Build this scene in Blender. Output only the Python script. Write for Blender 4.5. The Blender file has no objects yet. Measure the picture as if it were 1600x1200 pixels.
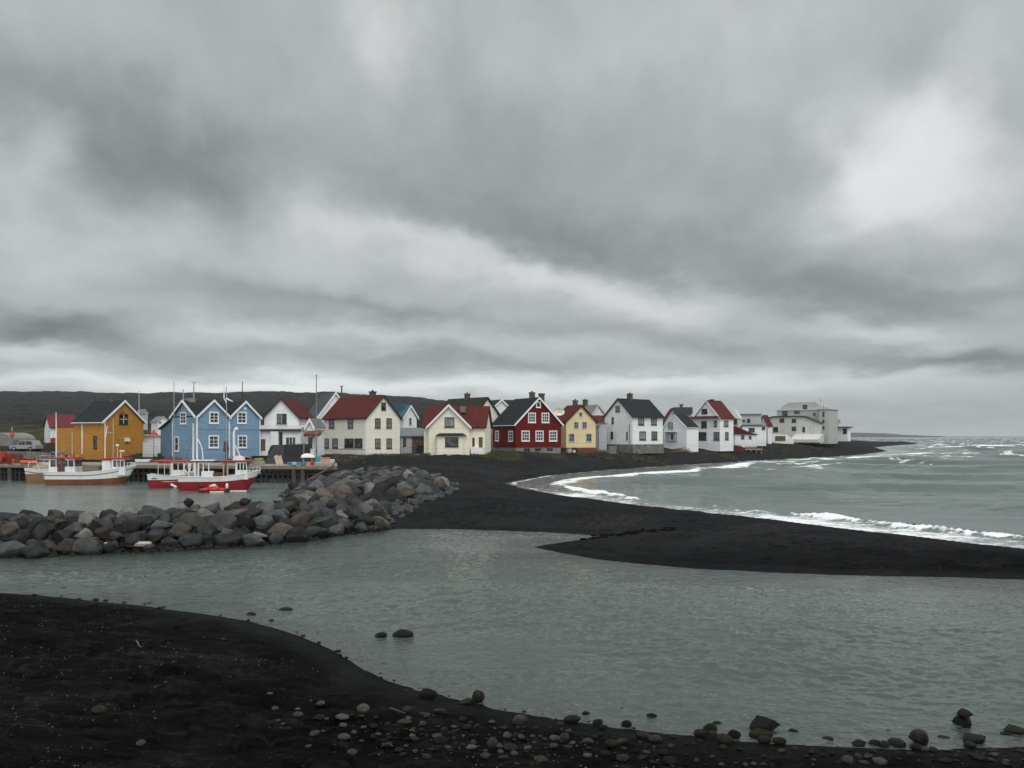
import bpy, bmesh, math, random
import numpy as np
from mathutils import Vector, Matrix, noise as mnoise

R = math.radians
random.seed(11)
SC = bpy.context.scene
COL = SC.collection
CAMH, F, HY = 5.0, 1244.0, 682.0     # eye height above the water, focal length in photo pixels, horizon row

# ------------------------------------------------------------------ camera
cam = bpy.data.cameras.new('camera')
cam.lens = 28.0
cam.sensor_width = 36.0
cam.shift_y = 82.0 / 1600.0
cam.clip_start = 0.1
cam.clip_end = 60000
camo = bpy.data.objects.new('camera', cam)
camo.location = (0, 0, CAMH)
camo.rotation_euler = (R(90), 0, 0)
COL.objects.link(camo)
SC.camera = camo
SC.render.resolution_x, SC.render.resolution_y = 1024, 768
SC.view_settings.view_transform = 'Standard'
SC.view_settings.look = 'None'
SC.view_settings.exposure = 0.08
SC.view_settings.gamma = 1.0
SC.cycles.use_denoising = True
SC.cycles.max_bounces = 6
SC.cycles.diffuse_bounces = 3
SC.cycles.volume_bounces = 1
SC.cycles.sample_clamp_indirect = 4.0

# ------------------------------------------------------------------ node helpers
def nd(nt, t, ins=None, **props):
    n = nt.nodes.new(t)
    for k, v in props.items():
        setattr(n, k, v)
    for k, v in (ins or {}).items():
        s = n.inputs[k]
        if isinstance(v, bpy.types.NodeSocket):
            nt.links.new(v, s)
        else:
            s.default_value = v
    return n

def mth(nt, op, a, b=0.0, c=0.0, clamp=False):
    n = nd(nt, 'ShaderNodeMath', {0: a, 1: b, 2: c}, operation=op)
    n.use_clamp = clamp
    return n.outputs[0]

def vmt(nt, op, a, b=(0, 0, 0)):
    return nd(nt, 'ShaderNodeVectorMath', {0: a, 1: b}, operation=op).outputs[0]

def maprange(nt, v, a, b, c=0.0, d=1.0, smooth=True):
    n = nd(nt, 'ShaderNodeMapRange', {0: v, 1: a, 2: b, 3: c, 4: d})
    n.interpolation_type = 'SMOOTHSTEP' if smooth else 'LINEAR'
    return n.outputs[0]

def noise(nt, vec, scale, detail=4.0, rough=0.55, dist=0.0):
    return nd(nt, 'ShaderNodeTexNoise', {'Vector': vec, 'Scale': scale, 'Detail': detail, 'Roughness': rough, 'Distortion': dist}).outputs[0]

def mixc(nt, f, a, b, blend='MIX'):
    n = nd(nt, 'ShaderNodeMix', data_type='RGBA', blend_type=blend)
    for i, v in ((0, f), (6, a), (7, b)):
        if isinstance(v, bpy.types.NodeSocket):
            nt.links.new(v, n.inputs[i])
        else:
            n.inputs[i].default_value = v if i == 0 else (tuple(v) + (1.0,) if len(v) == 3 else v)
    return n.outputs[2]

# ------------------------------------------------------------------ world: overcast sky
SUN_AZ, SUN_EL = R(152), R(50)      # azimuth clockwise from the view direction: behind the camera, to the right
def make_world():
    w = bpy.data.worlds.new('World')
    SC.world = w
    w.use_nodes = True
    nt = w.node_tree
    nt.nodes.clear()
    sky = nd(nt, 'ShaderNodeTexSky', sky_type='NISHITA')
    sky.sun_disc = False
    sky.sun_elevation = SUN_EL
    sky.sun_rotation = SUN_AZ
    d = nd(nt, 'ShaderNodeTexCoord').outputs['Generated']
    sep = nd(nt, 'ShaderNodeSeparateXYZ', {0: d})
    x, y, z = sep.outputs
    zc = mth(nt, 'MAXIMUM', z, 0.0)
    az = mth(nt, 'MULTIPLY', mth(nt, 'ARCTAN2', x, y), 57.2958)
    el = mth(nt, 'MULTIPLY', mth(nt, 'ARCSINE', z), 57.2958)
    # cloud layer seen in perspective: direction projected onto a high horizontal sheet
    inv = mth(nt, 'DIVIDE', 1.0, mth(nt, 'ADD', zc, 0.30))
    cp = nd(nt, 'ShaderNodeCombineXYZ', {0: mth(nt, 'MULTIPLY', x, inv), 1: mth(nt, 'MULTIPLY', y, inv), 2: 0.37}).outputs[0]
    # billows keep their roundness higher up and flatten towards the horizon
    cq = nd(nt, 'ShaderNodeCombineXYZ', {0: mth(nt, 'MULTIPLY', az, 0.075), 1: mth(nt, 'MULTIPLY', mth(nt, 'LOGARITHM', mth(nt, 'ADD', el, 4.0), 2.71828), 1.9), 2: y}).outputs[0]
    w1 = noise(nt, cq, 1.9, 6.0, 0.55)
    w2 = noise(nt, vmt(nt, 'ADD', cq, (7.3, 2.1, 4.4)), 1.9, 6.0, 0.55)
    azw = mth(nt, 'ADD', az, mth(nt, 'MULTIPLY', mth(nt, 'SUBTRACT', w1, 0.5), mth(nt, 'ADD', 8.0, mth(nt, 'MULTIPLY', zc, 10.0))))
    elf = mth(nt, 'MULTIPLY', mth(nt, 'SUBTRACT', w2, 0.5), mth(nt, 'ADD', 1.6, mth(nt, 'MULTIPLY', zc, 22.0)))
    elw = mth(nt, 'ADD', el, elf)
    # thicker and thinner masses of the cloud deck, by the direction in which they stand (as seen from the beach, in photo pixels),
    # half widths, brightness and tilt
    masses = [
        (215, 250, 310, 80, -.15, 12), (60, 130, 170, 90, -.03, 0), (420, 300, 150, 40, -.05, 5), (930, 310, 360, 115, -.085, 6), (810, 368, 190, 36, -.07, 12), (1090, 400, 190, 34, -.06, 6), (700, 260, 160, 70, -.03, 0),
        (490, 335, 110, 42, .13, 15), (660, 400, 120, 30, .11, 18), (850, 428, 150, 25, .19, 12), (420, 390, 150, 50, .08, 0), (1060, 474, 150, 26, .13, 8), (200, 400, 130, 40, .04, 0),
        (35, 265, 55, 62, .13, 30), (60, 390, 110, 40, .06, 0), (90, 512, 160, 27, -.23, 2), (340, 470, 210, 24, -.07, 6), (640, 490, 260, 15, -.11, 7), (690, 563, 230, 13, -.10, 3), (1120, 528, 160, 15, -.09, 6), (260, 555, 140, 10, -.06, 0),
        (350, 522, 110, 17, .15, 0), (60, 548, 110, 13, .18, 3), (560, 522, 190, 11, .08, 5), (860, 530, 120, 14, .11, 8), (700, 605, 520, 14, .26, 0), (1060, 592, 160, 9, .12, 0), (250, 602, 260, 11, .17, 0),
        (1430, 215, 115, 74, .19, 0), (1430, 240, 190, 120, .06, 0), (1335, 265, 50, 45, .10, -20), (1390, 320, 110, 40, .10, 0), (1530, 330, 140, 60, .06, 0), (1440, 60, 110, 62, -.09, 0), (1575, 175, 60, 40, -.06, 0), (1560, 40, 50, 50, .05, 0),
        (1410, 470, 230, 30, -.13, 2), (1230, 440, 140, 32, -.07, 8), (1570, 395, 100, 36, -.05, 0), (1370, 520, 110, 17, .12, 8), (1545, 438, 60, 20, .09, 0), (1500, 568, 180, 16, -.21, 4), (1390, 585, 120, 9, .08, 3), (1500, 655, 320, 24, -.05, 0),
        (580, 40, 52, 62, .13, 10), (1150, 60, 210, 90, .06, 0), (1040, 130, 80, 50, -.03, 0), (880, 60, 120, 70, .03, 0),
    ]
    tot = None
    for (px, py, sx, sy, amp, tl) in masses:
        a = math.degrees(math.atan((px - 800) / F))
        e = math.degrees(math.atan((HY - py) / math.hypot(F, px - 800)))
        sa, se = math.degrees(sx / F) * math.cos(R(a)) ** 2, math.degrees(sy / F) * math.cos(R(a))
        du, dv = mth(nt, 'SUBTRACT', azw, a), mth(nt, 'SUBTRACT', elw, e)
        c, s_ = math.cos(R(tl)), math.sin(R(tl))
        u = mth(nt, 'MULTIPLY_ADD', du, c / sa, mth(nt, 'MULTIPLY', dv, -s_ / sa))
        v = mth(nt, 'MULTIPLY_ADD', du, s_ / se, mth(nt, 'MULTIPLY', dv, c / se))
        q = mth(nt, 'MULTIPLY_ADD', u, u, mth(nt, 'MULTIPLY', v, v))
        tot = mth(nt, 'MULTIPLY_ADD', mth(nt, 'EXPONENT', mth(nt, 'MULTIPLY', q, -0.75)), amp, tot if tot is not None else 0.0)
    f1 = noise(nt, cq, 1.5, 7.0, 0.55, 0.3)
    f2 = noise(nt, vmt(nt, 'ADD', cq, (3.0, 9.0, 1.0)), 4.5, 7.0, 0.6, 0.4)
    tot = mth(nt, 'ADD', tot, mth(nt, 'MULTIPLY', mth(nt, 'SUBTRACT', f1, 0.5), 0.17))
    tot = mth(nt, 'ADD', tot, mth(nt, 'MULTIPLY', mth(nt, 'SUBTRACT', f2, 0.5), 0.075))
    val = mth(nt, 'ADD', 0.402, tot)
    # an overcast sky is brightest overhead; the unseen half behind the camera is brightened to fill the walls
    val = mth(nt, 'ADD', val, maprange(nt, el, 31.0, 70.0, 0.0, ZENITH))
    val = mth(nt, 'ADD', val, maprange(nt, mth(nt, 'MULTIPLY', y, -1.0), -0.1, 0.8, 0.0, REAR_FILL))
    val = mth(nt, 'MAXIMUM', val, 0.12)
    tint = mixc(nt, maprange(nt, val, 0.25, 0.6), (0.90, 0.985, 0.985), (0.975, 1.005, 1.0))
    tint = mixc(nt, maprange(nt, el, 0.0, 6.0, 1.0, 0.0), tint, (0.90, 0.975, 1.0))
    cloud = mixc(nt, 1.0, tint, nd(nt, 'ShaderNodeCombineColor', {0: mth(nt, 'MULTIPLY', val, 10.0), 1: mth(nt, 'MULTIPLY', val, 10.0), 2: mth(nt, 'MULTIPLY', val, 10.0)}).outputs[0], 'MULTIPLY')
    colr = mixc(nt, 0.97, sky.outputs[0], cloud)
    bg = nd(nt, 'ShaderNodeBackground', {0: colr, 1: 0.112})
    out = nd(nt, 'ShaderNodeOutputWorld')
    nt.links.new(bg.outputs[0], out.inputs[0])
ZENITH, REAR_FILL = 0.75, 0.45
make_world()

sun = bpy.data.lights.new('sun', 'SUN')
sun.energy = 1.05
sun.angle = R(25)
sun.color = (1.0, 0.975, 0.94)
suno = bpy.data.objects.new('sun', sun)
suno.rotation_euler = Vector((-math.sin(SUN_AZ) * math.cos(SUN_EL), -math.cos(SUN_AZ) * math.cos(SUN_EL), -math.sin(SUN_EL))).to_track_quat('-Z', 'Y').to_euler()
COL.objects.link(suno)

# ------------------------------------------------------------------ materials
MATS = {}
def newmat(name):
    m = bpy.data.materials.new(name)
    m.use_nodes = True
    nt = m.node_tree
    b = nt.nodes['Principled BSDF']
    MATS[name] = m
    return m, nt, b

def surf(name, col, rough=0.6, var=0.15, scale=1.2, stripe=None, bump=0.0, streak=0.0, dirt=None, metallic=0.0, spec=0.4, randv=0.0, fine=9.0):
    """Painted or weathered surface: colour wanders at two scales, optional board/sheet ribs (axis, period), rain streaks and dirt."""
    m, nt, b = newmat(name)
    tc = nd(nt, 'ShaderNodeTexCoord').outputs['Object']
    n1 = noise(nt, tc, scale, 5.0, 0.6)
    n2 = noise(nt, tc, scale * fine, 3.0, 0.6)
    n = mth(nt, 'ADD', mth(nt, 'MULTIPLY', n1, 0.65), mth(nt, 'MULTIPLY', n2, 0.35))
    lo = tuple(c * (1 - var) for c in col)
    hi = tuple(min(1, c * (1 + var)) for c in col)
    c = mixc(nt, maprange(nt, n, 0.3, 0.7), lo, hi)
    if streak:
        s = noise(nt, vmt(nt, 'MULTIPLY', tc, (3.0, 3.0, 0.25)), 1.6, 4.0, 0.65)
        c = mixc(nt, maprange(nt, s, 0.48, 0.78, 0.0, streak), c, dirt or (0.12, 0.11, 0.10))
    if randv:
        rnd = nd(nt, 'ShaderNodeObjectInfo').outputs['Random']
        k = mth(nt, 'ADD', 1.0 - randv, mth(nt, 'MULTIPLY', rnd, 2 * randv))
        c = mixc(nt, 1.0, c, nd(nt, 'ShaderNodeCombineColor', {0: k, 1: k, 2: k}).outputs[0], 'MULTIPLY')
    h = n2
    if stripe:
        ax, per = stripe
        sp = nd(nt, 'ShaderNodeSeparateXYZ', {0: tc}).outputs['XYZ'.index(ax)]
        fr = mth(nt, 'FRACT', mth(nt, 'DIVIDE', sp, per))
        line = maprange(nt, mth(nt, 'ABSOLUTE', mth(nt, 'SUBTRACT', fr, 0.5)), 0.30, 0.5)
        h = mth(nt, 'ADD', mth(nt, 'MULTIPLY', line, -1.5), n2)
        # board-to-board tone, as on weathered timber or sheet metal
        bid = mth(nt, 'FLOOR', mth(nt, 'DIVIDE', sp, per))
        wn = nd(nt, 'ShaderNodeTexWhiteNoise', {'W': bid}, noise_dimensions='1D').outputs[0]
        kk = mth(nt, 'ADD', 0.93, mth(nt, 'MULTIPLY', wn, 0.12))
        c = mixc(nt, 1.0, c, nd(nt, 'ShaderNodeCombineColor', {0: kk, 1: kk, 2: kk}).outputs[0], 'MULTIPLY')
    nt.links.new(c, b.inputs['Base Color'])
    b.inputs['Roughness'].default_value = rough
    b.inputs['Metallic'].default_value = metallic
    b.inputs['Specular IOR Level'].default_value = spec
    if bump or stripe:
        bp = nd(nt, 'ShaderNodeBump', {'Strength': 0.6, 'Distance': bump or 0.02, 'Height': h})
        nt.links.new(bp.outputs[0], b.inputs['Normal'])
    return m

surf('ochre', (0.46, 0.215, 0.035), 0.7, 0.10, 0.6, ('Z', 0.16), 0.016, 0.32, (0.24, 0.12, 0.035))
surf('sky_blue', (0.19, 0.32, 0.45), 0.65, 0.09, 0.6, ('Z', 0.16), 0.016, 0.30, (0.13, 0.20, 0.26))
surf('dark_blue', (0.11, 0.19, 0.28), 0.65, 0.12, 0.8, ('Z', 0.16), 0.012, 0.2, (0.06, 0.10, 0.14))
surf('white_wall', (0.79, 0.81, 0.815), 0.65, 0.06, 0.5, ('Z', 0.17), 0.014, 0.30, (0.34, 0.32, 0.29))
surf('clean_white', (0.80, 0.81, 0.81), 0.6, 0.04, 0.5, ('Z', 0.17), 0.012, 0.16, (0.42, 0.41, 0.38))
surf('grimy_white', (0.78, 0.80, 0.80), 0.7, 0.07, 0.45, None, 0.012, 0.62, (0.27, 0.26, 0.25))
surf('cream', (0.83, 0.80, 0.70), 0.7, 0.05, 0.5, ('Z', 0.17), 0.012, 0.24, (0.40, 0.35, 0.26))
surf('pale_cream', (0.83, 0.785, 0.63), 0.7, 0.04, 0.6, ('Z', 0.17), 0.01, 0.10, (0.4, 0.35, 0.22))
surf('yellow_wall', (0.74, 0.60, 0.335), 0.7, 0.06, 0.6, ('Z', 0.17), 0.01, 0.10, (0.4, 0.28, 0.1))
surf('deep_red', (0.125, 0.010, 0.010), 0.7, 0.12, 0.7, ('X', 0.17), 0.014, 0.10, (0.06, 0.006, 0.007), spec=0.15)
surf('concrete', (0.20, 0.197, 0.185), 0.85, 0.2, 0.9, None, 0.02, 0.35, (0.10, 0.10, 0.09))
surf('pale_render', (0.54, 0.54, 0.50), 0.8, 0.07, 0.35, None, 0.015, 0.35, (0.28, 0.27, 0.24))
surf('grey_render', (0.40, 0.405, 0.385), 0.8, 0.09, 0.4, None, 0.015, 0.3, (0.2, 0.2, 0.18))
surf('grey_wall', (0.42, 0.44, 0.45), 0.75, 0.08, 0.5, ('Z', 0.2), 0.012, 0.25, (0.2, 0.2, 0.2))
surf('stone', (0.17, 0.155, 0.135), 0.9, 0.45, 1.6, None, 0.05, 0.3, (0.05, 0.05, 0.04))
surf('slate', (0.022, 0.025, 0.029), 0.75, 0.25, 0.9, ('Y', 0.22), 0.02, 0.18, (0.05, 0.05, 0.05), spec=0.08)
surf('slate_cross', (0.022, 0.025, 0.029), 0.75, 0.25, 0.9, ('X', 0.22), 0.02, 0.18, (0.05, 0.05, 0.05), spec=0.08)
surf('brown_roof', (0.036, 0.031, 0.024), 0.85, 0.25, 0.9, ('Y', 0.22), 0.02, 0.2, (0.06, 0.055, 0.045), spec=0.08)
surf('red_roof', (0.090, 0.019, 0.016), 0.65, 0.16, 0.8, ('Y', 0.24), 0.025, 0.25, (0.07, 0.03, 0.025), spec=0.08)
surf('red_roof_cross', (0.090, 0.019, 0.016), 0.65, 0.16, 0.8, ('X', 0.24), 0.025, 0.25, (0.07, 0.03, 0.025), spec=0.08)
surf('pink_red_roof', (0.125, 0.028, 0.032), 0.65, 0.15, 0.8, ('X', 0.24), 0.025, 0.2, (0.12, 0.03, 0.03), spec=0.08)
surf('teal_roof', (0.055, 0.13, 0.17), 0.6, 0.14, 0.8, ('Y', 0.24), 0.025, 0.2, (0.05, 0.08, 0.1), spec=0.08)
surf('grey_roof', (0.17, 0.185, 0.19), 0.6, 0.15, 0.8, ('Y', 0.24), 0.02, 0.25, (0.1, 0.1, 0.1), spec=0.08)
surf('dark_flat', (0.05, 0.053, 0.056), 0.8, 0.2, 0.8, None, 0.01)
surf('white_trim', (0.80, 0.81, 0.81), 0.5, 0.03, 2.0)
surf('dark_trim', (0.03, 0.028, 0.026), 0.55, 0.15, 2.0)
surf('grey_trim', (0.33, 0.39, 0.43), 0.55, 0.08, 2.0)
surf('chimney', (0.085, 0.075, 0.065), 0.9, 0.3, 3.0, None, 0.03, 0.3, (0.02, 0.02, 0.02))
surf('metal', (0.36, 0.37, 0.38), 0.4, 0.12, 3.0, metallic=0.6)
surf('pale_metal', (0.55, 0.56, 0.56), 0.45, 0.1, 3.0, metallic=0.2)
surf('wood', (0.20, 0.165, 0.125), 0.85, 0.25, 2.0, None, 0.02, 0.35, (0.08, 0.07, 0.055))
surf('pale_wood', (0.42, 0.36, 0.27), 0.8, 0.2, 2.0, None, 0.02)
surf('deck_wood', (0.24, 0.215, 0.18), 0.85, 0.2, 1.2, ('X', 0.22), 0.02, 0.2, (0.12, 0.11, 0.09))
surf('pile_wood', (0.045, 0.042, 0.038), 0.9, 0.35, 1.5, None, 0.03, 0.4, (0.015, 0.018, 0.014))
surf('black_sheet', (0.022, 0.023, 0.024), 0.7, 0.3, 1.0, None, 0.03)
surf('boat_white', (0.76, 0.77, 0.76), 0.45, 0.04, 1.5, None, 0.0, 0.42, (0.36, 0.25, 0.16))
surf('hull_red', (0.30, 0.018, 0.022), 0.5, 0.14, 1.2, None, 0.0, 0.2, (0.10, 0.015, 0.015))
surf('hull_rust', (0.27, 0.085, 0.04), 0.6, 0.3, 0.7, None, 0.0, 0.4, (0.13, 0.035, 0.025))
surf('hull_tan', (0.27, 0.15, 0.075), 0.65, 0.22, 0.8, None, 0.0, 0.4, (0.10, 0.06, 0.035))
surf('red_paint', (0.36, 0.022, 0.02), 0.5, 0.12, 1.5)
surf('orange_paint', (0.60, 0.085, 0.022), 0.45, 0.12, 2.0)
surf('teal_paint', (0.05, 0.30, 0.32), 0.5, 0.12, 2.0)
surf('blue_paint', (0.06, 0.20, 0.42), 0.5, 0.12, 2.0)
surf('pink_paint', (0.55, 0.25, 0.19), 0.6, 0.12, 2.0)
surf('yellow_net', (0.25, 0.22, 0.05), 0.9, 0.4, 5.0, None, 0.06)
surf('rust', (0.14, 0.05, 0.032), 0.85, 0.3, 2.0, None, 0.02)
surf('black_rubber', (0.012, 0.012, 0.012), 0.8, 0.2, 3.0)
surf('car_white', (0.62, 0.64, 0.65), 0.3, 0.03, 1.0)
surf('car_silver', (0.27, 0.285, 0.295), 0.35, 0.06, 1.0)
surf('weathered_pile', (0.085, 0.078, 0.068), 0.9, 0.35, 1.5, None, 0.03, 0.4, (0.03, 0.03, 0.025))
surf('car_grey', (0.20, 0.215, 0.225), 0.3, 0.05, 1.0)
surf('curtain', (0.20, 0.205, 0.205), 0.35, 0.35, 1.3, randv=0.35)
surf('weed', (0.008, 0.008, 0.007), 0.95, 0.3, 3.0, spec=0.0)
surf('tarp', (0.05, 0.05, 0.05), 0.7, 0.3, 2.0, None, 0.05)
surf('driftwood', (0.12, 0.085, 0.06), 0.9, 0.35, 3.0, None, 0.03)

def m_glass():
    m, nt, b = newmat('pane_glass')
    tc = nd(nt, 'ShaderNodeTexCoord').outputs['Object']
    rnd = nd(nt, 'ShaderNodeObjectInfo').outputs['Random']
    n = noise(nt, vmt(nt, 'ADD', tc, nd(nt, 'ShaderNodeCombineXYZ', {0: mth(nt, 'MULTIPLY', rnd, 30.0)}).outputs[0]), 1.8, 2.0)
    c = mixc(nt, maprange(nt, n, 0.45, 0.62), (0.012, 0.014, 0.016), (0.085, 0.09, 0.09))
    nt.links.new(c, b.inputs['Base Color'])
    b.inputs['Roughness'].default_value = 0.08
    b.inputs['Specular IOR Level'].default_value = 0.5
m_glass()

def m_rock(name, c1, c2, c3, stain=0.35):
    m, nt, b = newmat(name)
    oi = nd(nt, 'ShaderNodeObjectInfo')
    tc = nd(nt, 'ShaderNodeTexCoord').outputs['Object']
    off = nd(nt, 'ShaderNodeCombineXYZ', {0: mth(nt, 'MULTIPLY', oi.outputs['Random'], 60.0), 1: mth(nt, 'MULTIPLY', oi.outputs['Random'], 23.0)}).outputs[0]
    p = vmt(nt, 'ADD', tc, off)
    n1 = noise(nt, p, 1.6, 6.0, 0.62)
    n2 = noise(nt, p, 9.0, 6.0, 0.7)
    n3 = noise(nt, p, 38.0, 3.0, 0.7)
    c = mixc(nt, maprange(nt, n1, 0.32, 0.68), c1, c2)
    c = mixc(nt, maprange(nt, n2, 0.50, 0.75, 0.0, stain), c, c3)
    k = mth(nt, 'ADD', 0.36, mth(nt, 'MULTIPLY', oi.outputs['Random'], 0.90))
    k = mth(nt, 'MULTIPLY', k, mth(nt, 'ADD', 0.72, mth(nt, 'MULTIPLY', n3, 0.56)))
    c = mixc(nt, 1.0, c, nd(nt, 'ShaderNodeCombineColor', {0: k, 1: k, 2: k}).outputs[0], 'MULTIPLY')
    # rock within a hand's width of the water line stays wet and weed-dark
    gz = nd(nt, 'ShaderNodeSeparateXYZ', {0: nd(nt, 'ShaderNodeNewGeometry').outputs['Position']}).outputs[2]
    wet = maprange(nt, mth(nt, 'ADD', gz, mth(nt, 'MULTIPLY', n1, 0.25)), 0.16, 0.42, 1.0, 0.0)
    c = mixc(nt, mth(nt, 'MULTIPLY', wet, 0.75), c, (0.018, 0.019, 0.014))
    nt.links.new(c, b.inputs['Base Color'])
    nt.links.new(maprange(nt, wet, 0.0, 1.0, 0.9, 0.4), b.inputs['Roughness'])
    b.inputs['Specular IOR Level'].default_value = 0.12
    h = mth(nt, 'ADD', n2, mth(nt, 'MULTIPLY', n3, 0.35))
    bp = nd(nt, 'ShaderNodeBump', {'Strength': 1.0, 'Distance': 0.12, 'Height': h})
    nt.links.new(bp.outputs[0], b.inputs['Normal'])
m_rock('rock_grey', (0.062, 0.066, 0.068), (0.115, 0.12, 0.12), (0.19, 0.19, 0.175))
m_rock('rock_dark', (0.030, 0.032, 0.034), (0.062, 0.064, 0.064), (0.11, 0.11, 0.10))
m_rock('rock_brown', (0.080, 0.066, 0.054), (0.135, 0.115, 0.095), (0.17, 0.125, 0.09))
m_rock('rock_pale', (0.15, 0.147, 0.135), (0.235, 0.228, 0.205), (0.30, 0.28, 0.22))
m_rock('stone_pale', (0.10, 0.098, 0.088), (0.19, 0.186, 0.165), (0.26, 0.25, 0.22), 0.3)
m_rock('stone_dark', (0.022, 0.022, 0.021), (0.05, 0.048, 0.042), (0.07, 0.062, 0.05), 0.3)
m_rock('stone_brown', (0.055, 0.045, 0.032), (0.10, 0.082, 0.058), (0.13, 0.11, 0.08), 0.3)

def attr(nt, name):
    return nd(nt, 'ShaderNodeAttribute', attribute_name=name).outputs['Fac']

def m_sand():
    m, nt, b = newmat('black_sand')
    p = nd(nt, 'ShaderNodeNewGeometry').outputs['Position']
    veg, wet, gv, distant = attr(nt, 'veg'), attr(nt, 'wet'), attr(nt, 'gravel'), attr(nt, 'distant')
    n1 = noise(nt, p, 0.35, 5.0, 0.6)
    n2 = noise(nt, p, 3.0, 6.0, 0.65)
    n3 = noise(nt, p, 28.0, 4.0, 0.7)
    n4 = noise(nt, vmt(nt, 'MULTIPLY', p, (0.55, 1.5, 1.0)), 2.4, 7.0, 0.7)
    c = mixc(nt, maprange(nt, n1, 0.3, 0.7), (0.0036, 0.0036, 0.0038), (0.0074, 0.0074, 0.0077))
    c = mixc(nt, maprange(nt, n4, 0.50, 0.72, 0.0, 0.8), c, (0.0200, 0.0200, 0.0206))
    c = mixc(nt, maprange(nt, n4, 0.48, 0.34, 0.0, 0.85), c, (0.0010, 0.0010, 0.0011))  # mottling: furrow shade and paler ridges put into the colour, with wrack streaks
    c = mixc(nt, maprange(nt, n2, 0.50, 0.78, 0.0, 0.55), c, (0.012, 0.012, 0.0125))
    # the sand is paler farther from the camera, on the bank and upper beach
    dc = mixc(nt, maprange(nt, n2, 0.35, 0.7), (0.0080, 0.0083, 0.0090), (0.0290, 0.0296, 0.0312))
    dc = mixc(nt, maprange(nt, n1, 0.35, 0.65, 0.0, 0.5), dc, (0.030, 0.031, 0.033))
    c = mixc(nt, distant, c, dc)
    # grains and grit
    vor = nd(nt, 'ShaderNodeTexVoronoi', {'Vector': p, 'Scale': 24.0}).outputs
    grit = mth(nt, 'MULTIPLY', maprange(nt, vor[0], 0.10, 0.26, 1.0, 0.0), maprange(nt, nd(nt, 'ShaderNodeSeparateColor', {0: vor[1]}).outputs[0], 0.86, 0.92))
    grit = mth(nt, 'MULTIPLY', grit, maprange(nt, n2, 0.45, 0.6))
    c = mixc(nt, mth(nt, 'MULTIPLY', grit, 0.8), c, (0.10, 0.097, 0.092))
    vg = nd(nt, 'ShaderNodeTexVoronoi', {'Vector': p, 'Scale': 15.0}).outputs
    crumb = mth(nt, 'MULTIPLY', maprange(nt, vg[0], 0.18, 0.40, 1.0, 0.0), maprange(nt, nd(nt, 'ShaderNodeSeparateColor', {0: vg[1]}).outputs[1], 0.70, 0.85))
    c = mixc(nt, mth(nt, 'MULTIPLY', crumb, maprange(nt, n4, 0.42, 0.62, 0.1, 0.9)), c, (0.030, 0.030, 0.030))
    vo2 = nd(nt, 'ShaderNodeTexVoronoi', {'Vector': p, 'Scale': 7.0}).outputs
    cg = nd(nt, 'ShaderNodeSeparateColor', {0: vo2[1]}).outputs[0]
    gc = mixc(nt, cg, (0.008, 0.008, 0.009), (0.058, 0.056, 0.054))
    c = mixc(nt, mth(nt, 'MULTIPLY', gv, maprange(nt, n2, 0.35, 0.6, 0.25, 0.9)), c, gc)
    # thin turf and weeds on the higher ground
    g1 = noise(nt, p, 0.6, 5.0, 0.65)
    g2 = noise(nt, p, 5.0, 5.0, 0.7)
    gcol = mixc(nt, maprange(nt, g1, 0.35, 0.65), (0.024, 0.032, 0.013), (0.068, 0.062, 0.030))
    gcol = mixc(nt, maprange(nt, g2, 0.4, 0.7, 0.0, 0.7), gcol, (0.020, 0.021, 0.015))
    vf = maprange(nt, mth(nt, 'ADD', veg, mth(nt, 'MULTIPLY', mth(nt, 'SUBTRACT', g2, 0.5), 1.2)), 0.35, 0.6)
    c = mixc(nt, vf, c, gcol)
    c = mixc(nt, mth(nt, 'MULTIPLY', wet, 0.45), c, (0.006, 0.006, 0.0065))
    nt.links.new(c, b.inputs['Base Color'])
    nt.links.new(maprange(nt, wet, 0.0, 1.0, 0.92, 0.6), b.inputs['Roughness'])
    nt.links.new(maprange(nt, wet, 0.0, 1.0, 0.012, 0.03), b.inputs['Specular IOR Level'])
    h = mth(nt, 'ADD', mth(nt, 'MULTIPLY', n2, 1.0), mth(nt, 'MULTIPLY', n3, 0.3))
    h = mth(nt, 'ADD', h, mth(nt, 'MULTIPLY', mth(nt, 'MULTIPLY', gv, vo2[0]), -0.9))
    bp = nd(nt, 'ShaderNodeBump', {'Strength': 1.0, 'Distance': 0.10, 'Height': h})
    nt.links.new(bp.outputs[0], b.inputs['Normal'])
m_sand()

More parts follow.
